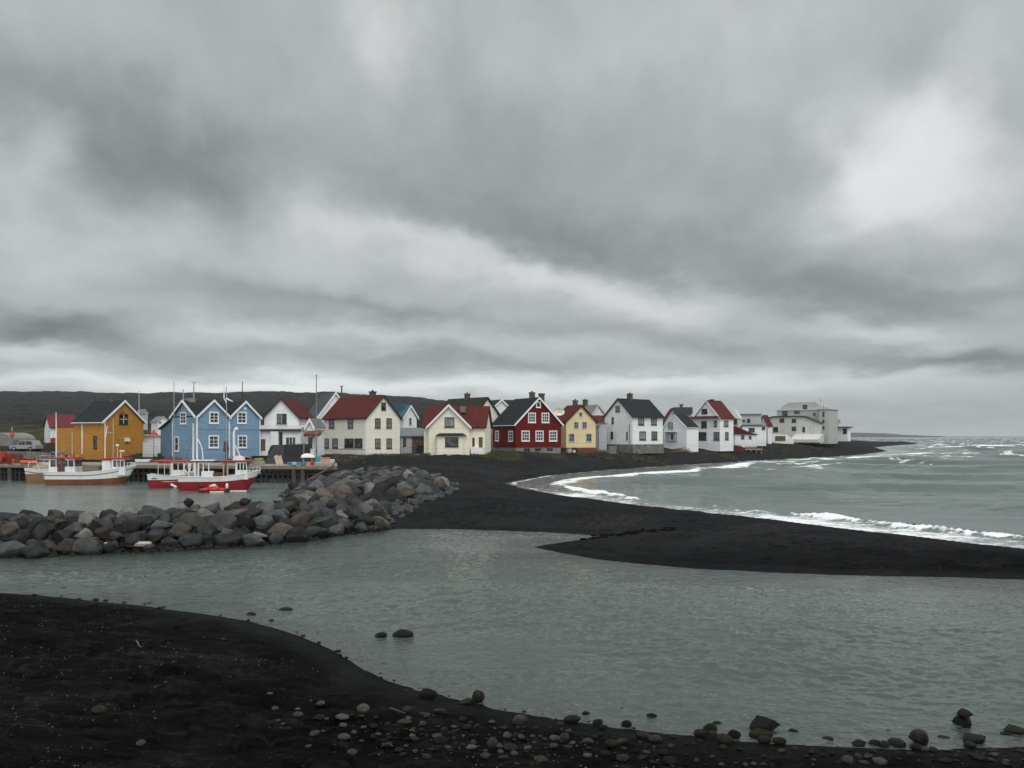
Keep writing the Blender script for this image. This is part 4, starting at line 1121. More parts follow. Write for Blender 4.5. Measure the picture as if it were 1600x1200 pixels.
    mb = MB(); h.wbox(mb, 'F', a0 - .1, a1 + .1, h.z(675.5, Y), h.z(674.6, Y), 0, .5); h.wbox(mb, 'F', a0, a0 + .12, h.z(690, Y), h.z(675.5, Y), .3, .45); h.wbox(mb, 'F', a1 - .12, a1, h.z(690, Y), h.z(675.5, Y), .3, .45); h.wbox(mb, 'F', a0, a1, h.z(689.5, Y), h.z(687, Y), .3, .4)
    h.part('porch_frame', mb, 'grey_trim')
    mb = MB(); am = (a0 + a1) / 2; h.wbox(mb, 'F', am - .1, am + .4, h.z(690, Y), h.z(678, Y), .03, .06); h.part('door', mb, 'dark_trim')
    # --- flat roofed dark house behind it
    h = House('house', 'dark roofed house with red verges behind the small black roofed cottage', 'house', 1038, 172, 692, 1080, 'L', 5, L=8, group=HOUSES)
    z1, z2 = h.zC(660), h.zC(638)
    a, _ = h.wall_pt('F', 1052.5)
    mb = MB(); mb.poly([(0, -1), (h.W, -1), (h.W, z2 - .03), (a, z2 - .03), (0, z1)], 'y', 0, h.L); h.part('wall', mb, 'grey_wall')
    mb = MB(); mb.poly([(-.3, z1 - .3), (a, z2), (h.W + .2, z2), (h.W + .2, z2 + .2), (a, z2 + .2), (-.3, z1)], 'y', -.3, h.L); h.roof = h.part('roof', mb, 'red_roof')
    mb = MB(); mb.box(a, h.W + .25, -.36, -.3, z2 - 1.3, z2 + .22); h.part('mansard_front', mb, 'dark_flat')
    mb = MB(); mb.box(h.W * .62, h.W * .72, 2, 2.8, z2, z2 + .75); mb.box(h.W * .6, h.W * .76, 1.9, 2.9, z2 + .75, z2 + .95); h.part('chimney', mb, 'chimney', h.roof)
    # --- white house with red roof, right
    h = House('house', 'tall white house with a red hipped side roof at the row end', 'house', 1125, 166, 694.6, 1073, 'R', 32, sx=1146, group=HOUSES)
    W, L = h.W, h.L
    ze = h.zC(652.5)
    a0, Y0 = h.wall_pt('F', 1084)
    a1, _ = h.wall_pt('F', 1109)
    za = h.z(627.3, h.O.y - 1)
    h.za, h.xc = za, (a0 + W) / 2
    mb = MB(); mb.poly([(0, -1.4), (W, -1.4), (W, ze - .02), (a0, ze - .02), (0, h.zC(644) - 1.0)], 'y', 0, L - .02)
    gable_wall(mb, a0, W, 0.01, L, ze - .05, ze, za); h.part('wall', mb, 'clean_white')
    mb = MB(); gable_roof(mb, a0, W, 0, L, ze, za, 'y', .3, .35); h.roof = h.part('roof', mb, 'red_roof')
    mb = MB(); barge(mb, a0, W, -.355, ze, za, .3, .22); h.part('bargeboard', mb, 'white_trim')
    mb = MB(); mb.poly([(-.95, ze - .12), (-.02, ze + .28), (-.02, ze + .38), (-.95, ze - .02)], 'x', a0 - .6, W + .1); h.part('canopy', mb, 'red_roof')
    for p in ((1096.4, 638.8, 1105, 647), (1095.6, 658, 1104, 669), (1091.8, 675, 1103.5, 688), (1115.2, 657, 1120.2, 667), (1115, 675, 1124, 688)):
        h.window('F', p, 'dark_trim', 2, 1, .1, 'curtain' if p[0] > 1110 else 'pane_glass')
    for p in ((1130.8, 657, 1137.8, 666.8), (1132.7, 675, 1138, 687.6)):
        h.window('S', p, 'dark_trim', 2, 1, .1, 'curtain')
    h.chimney(1110.5, 1113.8, 624, .6, 'black_sheet', False)
    h.pipe('F', 1107.5, 655, 694)
    # --- mixed low buildings toward the point
    h = House('house', 'beige house with a hipped top just behind the tall white red roofed house', 'house', 1154, 190, 690, 1134, 'R', 25, sx=1159, group=HOUSES)
    z1, z2 = h.zC(654), h.zC(638.8)
    mb = MB(); mb.box(0, h.W, 0, h.L, -1, z1); h.part('wall', mb, 'pale_render')
    mb = MB(); mb.add([(-.2, -.2, z1), (h.W + .2, -.2, z1), (h.W + .2, h.L + .2, z1), (-.2, h.L + .2, z1), (h.W * .15, .5, z2), (h.W * .62, .5, z2), (h.W * .62, h.L - .5, z2), (h.W * .15, h.L - .5, z2)], [(0, 1, 5, 4), (1, 2, 6, 5), (2, 3, 7, 6), (3, 0, 4, 7), (4, 5, 6, 7), (3, 2, 1, 0)]); h.part('roof', mb, 'pale_render')
    h.window('F', (1146, 654.5, 1151.5, 663), 'dark_trim', 1, 1, .1)
    h = House('house', 'grey flat topped house with paired dark windows near the point', 'house', 1157, 196, 688, 1189, 'L', 6, L=9, group=HOUSES)
    z2 = h.zC(648.2)
    mb = MB(); mb.box(0, h.W, 0, h.L, -1, z2); h.part('wall', mb, 'grey_wall')
    mb = MB(); mb.box(-.2, h.W + .2, -.3, h.L, z2, z2 + .25); h.part('roof', mb, 'grey_roof')
    mb = MB(); mb.box(-.2, h.W + .2, -.5, -.02, h.zC(665), h.zC(663.5)); h.part('ledge', mb, 'dark_flat')
    for p in ((1160, 655.8, 1164, 659), (1166.8, 654.5, 1172.4, 660)):
        h.window('F', p, 'dark_trim', 2, 1, .1)
    h = House('house', 'low white building with a band of dark windows below the grey house', 'house', 1160, 188, 690, 1197, 'L', 4, L=5, group=HOUSES)
    mb = MB(); mb.box(0, h.W, 0, h.L, -1, h.zC(666)); h.part('wall', mb, 'white_wall')
    mb = MB(); mb.box(-.15, h.W + .15, -.2, h.L, h.zC(666), h.zC(665)); h.part('roof', mb, 'grey_roof')
    h.window('F', (1169.5, 668.5, 1179, 675), 'dark_trim', 3, 1, .1); h.window('F', (1190, 666.8, 1195.5, 671.5), 'dark_trim', 2, 1, .1)
    h = House('house', 'white cottage with rusty red gabled roof against the big grey building', 'house', 1200, 200, 688, 1185, 'R', 35, sx=1206, group=HOUSES)
    h.gable(665, 650, 'white_wall', 'red_roof', 'rust', ove=.15)
    h.window('F', (1189.6, 666.8, 1195, 671.5), 'dark_trim', 2, 1, .1)
    h = House('shed', 'white shed with a dark red lean-to roof beside the tall white house', 'shed', 1148, 182, 692, 1182, 'L', 8, L=5)
    mb = MB(); mb.box(0, h.W, 0, h.L, -1, h.zC(678)); h.part('wall', mb, 'white_wall')
    mb = MB(); mb.poly([(-.3, h.zC(664.5)), (h.W * .72, h.zC(676)), (h.W + .3, h.zC(678.5)), (h.W + .3, h.zC(679.5)), (-.3, h.zC(678.3))], 'y', -.3, h.L); h.part('roof', mb, 'red_roof')
    h.window('F', (1158, 680, 1163, 686), 'dark_trim', 1, 1, .1); h.window('F', (1170, 681, 1174, 686), 'dark_trim', 1, 1, .1)
    # --- large grey building on the point
    h = House('factory', 'large pale grey concrete building with stacked blocks on the point', 'factory', 1281, 215, 686.5, 1201, 'R', 14, L=14)
    W = h.W
    zl = h.zC(651)
    mb = MB(); mb.poly([(0, -1.2), (W, -1.2), (W, h.zC(661.5)), (W * .7, zl - .1), (W * .5, zl), (W * .1, zl), (0, zl - .5)], 'y', 0, 8); h.part('wall', mb, 'pale_render')
    mb = MB(); mb.poly([(-.2, zl - .35), (W * .1, zl + .05), (W * .5, zl + .05), (W * .7, zl - .05), (W + .3, h.zC(661.7)), (W + .3, h.zC(660.4)), (W * .7, zl + .3), (W * .5, zl + .35), (W * .1, zl + .35), (-.2, zl - .05)], 'y', -.4, 8.1); h.part('lower_roof', mb, 'dark_flat')
    z1, z2 = h.zC(640), h.zC(627)
    xa, _ = h.wall_pt('F', 1208.5)
    mb = MB(); mb.box(xa, W + .3, 3, 13, zl - 1, z1); h.part('upper_block', mb, 'grey_render')
    mb = MB(); mb.box(xa - .15, W + .4, 2.8, 13.1, z1, z1 + .25); h.part('parapet', mb, 'pale_render')
    b0, _ = h.wall_pt('F', 1211); b1, _ = h.wall_pt('F', 1277)
    mb = MB(); mb.poly([(b0, z1 + .24), (b1, z1 + .24), (b1, z1 + 1.1), (b1 - 1.4, z2), (b0 + 2.6, z2), (b0 + .9, z2 - .9)], 'y', 4, 12); h.part('roof', mb, 'grey_render')
    c0, _ = h.wall_pt('F', 1276.5); c1, _ = h.wall_pt('F', 1291.8)
    mb = MB(); mb.box(c0, c1, 2.0, 12, -1.2, z1 - .05); h.part('stair_tower', mb, 'grey_render')
    mb = MB(); mb.box(c0 - .15, c1 + .15, 1.85, 12.1, z1 - .05, z1 + .2); h.part('tower_parapet', mb, 'concrete')
    for p, dy in (((1247.8, 631.6, 1255, 639.4), 4), ((1217, 641, 1225.4, 649.8), 3), ((1236, 641, 1244.6, 645.4), 3), ((1266, 644, 1269.5, 649), 3), ((1218, 653.8, 1225.2, 659.8), 0), ((1237, 654.6, 1243.7, 660), 0), ((1237, 666.5, 1243.7, 673), 0),
                  ((1208, 667, 1215.4, 674.8), 0), ((1253.8, 667, 1257.6, 675.3), 0), ((1282.2, 642.6, 1285, 650.6), 2), ((1282.2, 655.5, 1285, 660), 2), ((1282.2, 666, 1285, 670.6), 2)):
        h.window('F', p, 'dark_trim', 2 if p[2] - p[0] > 5 else 1, 1, .1, dy=dy)
    h.door('F', (1266.2, 667, 1270.6, 676), 'pale_metal', 'grey_trim')
    mb = MB(); mb.poly([(-6, 0), (-2.2, 1.2), (0, 1.5), (0, -.8), (-6, -.8)], 'x', W * .55, W + 1); h.part('ramp', mb, 'pale_render')
    mb = MB(); mb.tube((b1 - .6, 6, z1), (b1 - .6, 6, z2 + .9), .12); mb.tube((c0 + .5, 5, z1), (c0 + .5, 5, z1 + 1.9), .1); h.part('vent_pipe', mb, 'metal')
    mb = MB(); mb.box(c0 - 1, c0 - .7, 2.2, 2.6, z1 - 8, z1 - 6); h.part('wall_lamp', mb, 'dark_trim')
    h = House('wall', 'low white plastered yard wall in front of the grey building', 'wall', 1189, 206, 688.5, 1240, 'L', 3, L=.4)
    mb = MB(); mb.poly([(0, -.8), (h.W, -.8), (h.W, .4), (h.W * .8, 1.5), (h.W * .4, 1.7), (0, 1.5)], 'y', 0, .4); h.part('masonry', mb, 'white_wall')
    a0, _ = h.wall_pt('F', 1211); a1, _ = h.wall_pt('F', 1227)
    mb = MB(); mb.box(a0, a1, -.04, .0, -.1, 1.2); h.part('gate', mb, 'driftwood')
    # --- last houses on the point
    h = House('house', 'low white house with grey flat roof right of the big grey building', 'house', 1293, 236, 684.5, 1311, 'L', 4, L=9, group=HOUSES)
    mb = MB(); mb.box(0, h.W, 2, h.L, -1, h.zC(660)); h.part('wall', mb, 'pale_render')
    mb = MB(); gable_roof(mb, -.3, h.W + .3, 2, h.L, h.zC(661), h.zC(655), 'x'); h.part('roof', mb, 'grey_roof')
    h.window('F', (1302, 662, 1306.5, 666), 'dark_trim', 1, 1, .12, dy=2)
    h = House('house', 'last white flat roofed house at the seaward end of the village', 'house', 1324.5, 230, 684, 1293, 'R', 15, sx=1329, group=HOUSES)
    mb = MB(); mb.box(0, h.W, 0, h.L, -1, h.zC(668)); h.part('wall', mb, 'clean_white')
    mb = MB(); mb.box(-.5, h.W + .7, -.7, h.L + .3, h.zC(668), h.zC(666.5)); h.part('roof', mb, 'dark_flat')
    h.window('F', (1317, 669.8, 1323, 677.5), 'dark_trim', 2, 1, .12); h.window('F', (1294.5, 670, 1299, 680), 'dark_trim', 2, 1, .12)
    # --- two far houses on the foot of the hill
    for (cx, gx, by, ey, ay, D, lab, side) in ((222, 231, 652, 645, 640, 300, 'tiny grey house far up the slope above the ochre warehouse', 'L'), (247, 264, 664, 658, 651, 260, 'tiny white house at the foot of the hill above the blue lean-to', 'L')):
        h = House('house', lab, 'house', cx, D, by, gx, side, 20, L=6, group=HOUSES)
        h.gable(ey, ay, 'grey_wall' if D > 280 else 'white_wall', 'grey_roof', 'grey_trim', below=6)
        h.window('F', (cx + 2, ey + 1, cx + 4.5, ey + 3.5), 'dark_trim', 1, 1, .15)
village()

# ------------------------------------------------------------------ boats
def boat(name, label, cat, stern, bow, wy, D, beam, sheer, band, hullm, band_m, rel=0.0, deckz=None, group='boats moored at the quay', stripe=None):
    """A fishing boat lying along the line of sight's perpendicular. stern and bow are photo columns; wy the waterline row."""
    s0 = Vector((XD(stern, D), D, 0)); s1 = Vector((XD(bow, D), D + rel, 0))
    t = s1 - s0
    Ln = t.length
    root = empty(name, s0, math.atan2(t.y, t.x), label, cat, group)
    n = 26
    def half(q):           # half beam along the length, 0 stern .. 1 bow
        b = beam / 2
        if q < .45: return b * (.80 + .20 * math.sin(math.pi / 2 * q / .45))
        return b * max(.012, 1 - ((q - .45) / .55) ** 2.6)
    def sh(q):             # sheer: lowest a little aft of midships, sweeping up to the bow
        return sheer[1] + (sheer[0] - sheer[1]) * max(0, 1 - q / .4) ** 1.6 + (sheer[2] - sheer[1]) * max(0, (q - .4) / .6) ** 1.9
    def rake(q, z):        # bow leans forward with height
        return q * Ln + (0.62 * (min(z, sheer[2]) - sheer[2])) * max(0, (q - .62) / .38) ** 1.8 - (.10 * max(z, 0)) * max(0, 1 - q / .1)
    def band_z(q):
        return band * (1 + .45 * max(0, (q - .4) / .6) ** 2)
    def strip(zf0, zf1, w0, w1, name, m, rows=4, parent=root):
        mb = MB(); vs = []; fs = []
        for sy in (-1, 1):
            k = len(vs)
            for i in range(n + 1):
                q = i / n
                for j in range(rows + 1):
                    f = j / rows
                    z = zf0(q) + (zf1(q) - zf0(q)) * f
                    w = half(q) * (w0(q, f) if callable(w0) else w0 + (w1 - w0) * f)
                    vs.append((rake(q, z), sy * w, z))
            for i in range(n):
                for j in range(rows):
                    a = k + i * (rows + 1) + j
                    fs.append((a, a + rows + 1, a + rows + 2, a + 1))
        # close the transom and bow between both sides
        o = (n + 1) * (rows + 1)
        for j in range(rows):
            fs.append((j, j + 1, o + j + 1, o + j))
            a = n * (rows + 1) + j
            fs.append((a, a + 1, o + a + 1, o + a))
        mb.add(vs, fs)
        return mb.build(name, m, parent, smooth=True)
    hull = strip(lambda q: -.7, band_z, lambda q, f: .40 + .54 * (f ** .6), 0, 'hull', hullm, 5)
    top = strip(lambda q: band_z(q) - .0, sh, .945, 1.0, 'topsides', band_m, 3)
    inn = strip(lambda q: sh(q) - .01, lambda q: sh(q) - .55, .96, .90, 'bulwark', band_m, 2)
    for (f0, m, nm) in (() if stripe else ((0.0, 'dark_trim' if stripe is None else stripe, 'rubbing_strake'),)) + ((1.0, band_m, 'gunwale'),):
        for sy in (-1, 1):
            mb = MB()
            pts = []
            for i in range(n + 1):
                q = i / n
                z = sh(q) - (.30 if nm == 'rubbing_strake' else -.02)
                w = half(q) * (.975 if nm == 'rubbing_strake' else .985) + .015
                pts.append((rake(q, z), sy * w, z))
            mb.path(pts, .045 if nm == 'gunwale' else .035, 5)
            mb.build(nm, m, root)
    mb = MB(); vs = []; fs = []
    for i in range(n + 1):
        q = i / n
        z = sh(q) - .45
        vs += [(rake(q, z), -half(q) * .94, z), (rake(q, z), half(q) * .94, z)]
    for i in range(n):
        fs.append((2 * i, 2 * i + 1, 2 * i + 3, 2 * i + 2))
    mb.add(vs, fs); mb.build('deck', 'wood', root)
    def X(px):
        return (px - stern) / (bow - stern) * Ln
    def Z(py):
        return (wy - py) * D / F
    return root, X, Z, sh, half, Ln

def cabin(root, x0, x1, w, z0, z1, mat='boat_white', roofm='red_paint', nwin=3, ov=.15, name='wheelhouse', slope=.12, roof_ext=(0, 0)):
    mb = MB()
    mb.poly([(x0, z0), (x1, z0), (x1 - slope, z1), (x0 + slope * .5, z1)], 'y', -w / 2, w / 2)
    c = mb.build(name, mat, root)
    mb = MB()
    mb.box(x0 - ov - roof_ext[0], x1 + ov + roof_ext[1], -w / 2 - ov, w / 2 + ov, z1, z1 + .13)
    mb.build('roof', roofm, c, bevel=.03)
    g = (x1 - x0 - .3) / nwin
    for i in range(nwin):
        for sy in (-1, 1):
            mb = MB()
            a = x0 + .18 + g * i
            y = sy * (w / 2 + .012)
            mb.box(a + .04, a + g - .04, min(y, y - sy * .03), max(y, y - sy * .03), z1 - .62 * (z1 - z0) * .75, z1 - .14)
            mb.build('window', 'pane_glass', c)
    mb = MB()
    mb.box(x1 - slope * .45 - .02, x1 - slope * .45 + .03, -w / 2 + .12, w / 2 - .12, z1 - .45 * (z1 - z0), z1 - .14)
    mb.build('window', 'pane_glass', c)
    return c

def mast(root, x, y, z0, z1, r=.06, mat='boat_white', name='mast'):
    mb = MB(); mb.tube((x, y, z0), (x, y, z1), r, r * .6, 8)
    return mb.build(name, mat, root)
def stay(root, p0, p1, r=.012, mat='dark_trim', name='stay'):
    mb = MB(); mb.tube(p0, p1, r, r, 4)
    return mb.build(name, mat, root)
def railing(root, x0, x1, w, z0, z1, mat='boat_white', n=4, sides=(-1, 1), bowwrap=False):
    for sy in sides:
        mb = MB()
        for i in range(n + 1):
            x = x0 + (x1 - x0) * i / n
            mb.tube((x, sy * w(x), z0), (x, sy * w(x), z1), .022, .022, 5)
        for zz in (z1, (z0 + z1) / 2):
            mb.path([(x0 + (x1 - x0) * i / n, sy * w(x0 + (x1 - x0) * i / n), zz) for i in range(n + 1)], .022, 5)
        mb.build('railing', mat, root)

def harbour_boats():
    # white boat with a rust red bottom, in front at the left
    root, X, Z, sh, half, Ln = boat('fishing_boat', 'white fishing boat with rusty bottom lying in front of the ochre warehouse', 'boat', 78, 206, 757, 83, 2.9, (1.32, 1.28, 1.98), .58, 'hull_rust', 'boat_white', 1.0)
    cabin(root, X(82), X(121), 1.9, .95, Z(716.5), 'boat_white', 'red_paint', 4)
    mb = MB(); mb.box(X(95), X(106), -.96, .96, 1.0, Z(717)); mb.build('cabin_panel', 'rust', root)
    cabin(root, X(173), X(194), 1.7, .95, Z(717.5), 'boat_white', 'red_paint', 3, .12)
    mb = MB(); mb.box(X(158), X(171), -.55, .55, .8, Z(719.5)); mb.build('engine_casing', 'boat_white', root)
    mb = MB(); mb.box(X(157), X(172), -.62, .62, Z(719.5), Z(716)); mb.build('casing_top', 'red_paint', root)
    mb = MB(); mb.box(X(131), X(154), -.75, .75, .6, Z(728)); mb.build('fish_hatch', 'wood', root)
    m1 = mast(root, X(86.6), .1, 1.2, Z(644.5), .065); mast(root, X(90), -.35, 1.2, Z(657), .05)
    m2 = mast(root, X(159.5), 0, 1.0, Z(657), .07); mast(root, X(170.6), .2, 1.0, Z(654), .06, 'pale_wood')
    stay(root, (X(159.5), 0, Z(690)), (X(163.5), -.1, Z(665)), .05, 'boat_white', 'boom')
    stay(root, (X(160), 0, Z(675)), (X(172), .15, Z(677)), .05, 'pale_wood', 'boom')
    mb = MB(); mb.ball((X(179.5), -.3, Z(696.5)), .17, .17, .15); mb.build('radar_dome', 'boat_white', root, smooth=True)
    mast(root, X(179.5), -.3, Z(716), Z(698), .03)
    mast(root, X(181.5), .3, Z(716), Z(703), .05)
    mb = MB(); mb.box(X(180), X(187), .2, .4, Z(706), Z(704)); mb.build('radar_scanner', 'boat_white', root)
    railing(root, X(183), X(204), lambda x: half(x / Ln) * .98, sh(.93) - .15, sh(.93) + .42, n=5)
    for px in (101, 112, 124):
        mb = MB(); mb.ball((X(px), -.9, Z(714)), .2, .2, .2, 10, 6); mb.build('buoy', 'orange_paint', root, smooth=True)
    stay(root, (X(86.6), .1, Z(648)), (X(78), 0, 1.7)); stay(root, (X(86.6), .1, Z(648)), (X(157), 0, Z(690))); stay(root, (X(159.5), 0, Z(660)), (X(205), 0, 2.2))
    # tan boat behind it
    root, X, Z, sh, half, Ln = boat('fishing_boat', 'tan hulled boat with a white rail, half hidden behind the rusty white boat', 'boat', 47, 100, 754, 87, 2.4, (1.55, 1.35, 1.7), .95, 'hull_tan', 'boat_white', 0.5)
    mb = MB(); mb.poly([(X(54), 1.2), (X(80), 1.2), (X(78), 1.9), (X(66), 2.15), (X(56), 1.75)], 'y', -.8, .8); mb.build('tarpaulin', 'pale_wood', root)
    mb = MB()
    mb.path([(X(50), -.9, 1.3), (X(51), -.9, Z(723)), (X(62), -.9, Z(722)), (X(66), -.9, 1.4)], .03, 5); mb.build('railing', 'boat_white', root)
    # small red and white boat
    root, X, Z, sh, half, Ln = boat('fishing_boat', 'smaller red hulled boat tucked behind the larger red and white boat', 'boat', 235, 300, 762.5, 78, 2.3, (1.30, 1.12, 1.6), .78, 'hull_red', 'boat_white', 1.0, stripe='boat_white')
    cabin(root, X(266), X(286), 1.6, .8, Z(722), 'boat_white', 'red_paint', 2, .15, roof_ext=(1.5, .2))
    mb = MB()
    for px in (248, 257, 265):
        mb.tube((X(px), -.7, .8), (X(px), -.7, Z(722)), .03)
    mb.tube((X(248), -.7, Z(722.3)), (X(266), -.7, Z(722.3)), .03); mb.build('awning_frame', 'boat_white', root)
    mb = MB(); mb.box(X(240), X(247), -.11 - half(.1) * .95, -half(.1) * .95 + .0, .92, .98); mb.build('name_strip', 'dark_trim', root)
    mast(root, X(268.5), 0, 1.0, Z(597), .05, 'metal'); mast(root, X(296), .4, .9, Z(662), .06)
    mb = MB(); mb.box(X(270), X(281), -.5, .5, .7, Z(742)); mb.build('fish_box', 'orange_paint', root)
    mb = MB(); mb.tube((X(267), -1.15, .35), (X(275), -1.2, .05), .12, .12, 8); mb.build('fender', 'boat_white', root)
    # big red and white boat
    root, X, Z, sh, half, Ln = boat('fishing_boat', 'red hulled white topped fishing boat with a red roofed wheelhouse near the pier', 'boat', 284, 401, 765, 74, 2.9, (1.34, 1.24, 1.82), .84, 'hull_red', 'boat_white', 1.2, stripe='boat_white')
    cabin(root, X(365), X(384), 1.8, 1.0, Z(720.5), 'boat_white', 'red_paint', 3, .15, roof_ext=(1.25, .25))
    mb = MB()
    for px in (348, 354):
        mb.tube((X(px), -.8, 1.0), (X(px), -.8, Z(720.5)), .07)
    mb.tube((X(348), -.8, Z(722)), (X(365), -.8, Z(722)), .05); mb.build('canopy_post', 'pale_wood', root)
    mb = MB(); mb.box(X(263), X(333), -.85, .85, Z(721), Z(719)); c = mb.build('shelter_roof', 'red_paint', root, bevel=.03)
    mb = MB(); mb.box(X(300), X(334), -.9, .9, Z(718.9), Z(717.6)); mb.build('shelter_edge', 'boat_white', root)
    for px, w in ((290, .05), (297, .05), (306, .10), (311, .08), (318, .05), (326, .05)):
        mb = MB(); mb.tube((X(px), -.72, 1.0), (X(px), -.72, Z(720)), w); mb.build('shelter_post', 'boat_white', root)
    for px in (295, 302):
        mb = MB()
        pts = [(X(px) + .28 * math.cos(q), -.74, Z(729) + .45 * math.sin(q)) for q in np.linspace(0, 2 * math.pi, 13)]
        mb.path(pts, .05, 5); mb.build('hoop', 'boat_white', root)
    mb = MB(); mb.box(X(316), X(333), -1.0, -.2, 1.05, Z(735)); mb.build('fish_bin', 'boat_white', root, bevel=.03)
    mb = MB(); mb.box(X(334), X(348), -.8, .6, 1.0, Z(738)); mb.build('net_heap', 'rust', root)
    mast(root, X(306.5), .1, 1.2, Z(652), .075); mast(root, X(298.5), .5, 1.2, Z(660), .045)
    mast(root, X(349.7), .1, 1.2, Z(602), .055, 'metal'); mast(root, X(352.5), -.3, 1.2, Z(687), .05, 'dark_trim')
    mb = MB()
    mb.tube((X(346), .1, Z(620)), (X(346), .1, Z(603)), .05); mb.tube((X(349), .1, Z(621)), (X(359.5), .1, Z(626)), .10, .03); mb.tube((X(346), .1, Z(620)), (X(349.7), .1, Z(628)), .05)
    mb.build('wind_vane', 'boat_white', root)
    mb = MB(); mb.path([(X(307), .1, Z(685)), (X(312), -.1, Z(693)), (X(315), -.2, Z(703)), (X(316), -.2, Z(716))], .05, 6); mb.build('derrick', 'boat_white', root)
    # arched crane post
    mb = MB(); mb.path([(X(361), 0, Z(712)), (X(361), 0, Z(676)), (X(362.5), 0, Z(670)), (X(365), 0, Z(668.5))], .11, 8); cr = mb.build('crane', 'boat_white', root)
    mb = MB(); mb.ball((X(364.5), 0, Z(669.5)), .19, .19, .2); mb.build('crane_head', 'boat_white', cr, smooth=True)
    mb = MB(); mb.path([(X(363), -.1, Z(695)), (X(368), -.1, Z(705)), (X(370), -.1, Z(714))], .06); mb.build('strut', 'boat_white', cr)
    mb = MB(); mb.poly([(X(360), Z(720)), (X(377), Z(720)), (X(376), Z(714)), (X(369), Z(711)), (X(362), Z(712))], 'y', -.5, .5); mb.build('life_raft_case', 'boat_white', root)
    # rusty net hauler
    mb = MB(); mb.poly([(X(344), Z(705)), (X(352), Z(706)), (X(353), Z(700)), (X(350), Z(690)), (X(346), Z(688)), (X(345), Z(697))], 'y', .2, .35); mb.build('net_hauler', 'rust', root)
    mast(root, X(348), .27, 1.2, Z(704), .06, 'rust', 'hauler_post')
    railing(root, X(382), X(400), lambda x: half(min(x / Ln, .99)) * .98, sh(.92) - .2, sh(.92) + .45, n=4)
    mb = MB(); mb.poly([(X(386), Z(722)), (X(405), Z(721)), (X(406), Z(724)), (X(388), Z(726))], 'y', .1, .9); mb.build('bow_platform', 'metal', root)
    stay(root, (X(306.5), .1, Z(655)), (X(285), 0, 1.7)); stay(root, (X(306.5), .1, Z(655)), (X(364), 0, Z(685))); stay(root, (X(349.7), .1, Z(650)), (X(399), 0, 2.3))
    mb = MB(); mb.ball((X(355), -1.5, .42), .14, .14, .28, 10, 7); mb.build('fender', 'boat_white', root, smooth=True)
    # red dinghy alongside
    D = 71.5
    s = D / F
    root = empty('dinghy', (XD(314, D), D, 0), R(6), 'small red and orange dinghy with a black outboard floating beside the red boat', 'dinghy')
    L2 = 38 * s
    for sy in (-.42, .42):
        mb = MB()
        mb.path([(0, sy, .18), (L2 * .35, sy, .25), (L2 * .75, sy * .7, .22), (L2, sy * .1, .16)], .17, 10); mb.build('float_tube', 'red_paint', root, smooth=True)
    mb = MB(); mb.poly([(L2 * .3, .2), (L2 * .72, .25), (L2 * .6, .60), (L2 * .36, .68)], 'y', -.35, .35); mb.build('cover', 'orange_paint', root, bevel=.04)
    mb = MB(); mb.poly([(L2 * .36, .55), (L2 * .62, .55), (L2 * .5, .72)], 'y', -.37, .37); mb.build('white_patch', 'boat_white', root)
    mb = MB(); mb.box(-.18, .22, -.2, .2, -.1, .62); mb.tube((0, 0, -.1), (-.1, 0, -.4), .08); mb.build('outboard', 'black_rubber', root, bevel=.04)
    mb = MB(); mb.box(L2 * .95, L2 * 1.12, -.2, .2, .0, .3); mb.build('motor_cover', 'black_rubber', root, bevel=.04)
    mb = MB(); mb.beam((L2 * .45, -.72, .06), (L2 * .98, -.6, .06), .15, .1); mb.build('white_board', 'boat_white', root)
    mb = MB(); mb.beam((0, 0, 0), (25 * s, .1, 0), .16, .1); o = mb.build('plank', 'boat_white', None, loc=(XD(360, 72.5), 72.5, .04))
    tag(o, 'white plank floating under the bow of the red boat', 'plank')
harbour_boats()

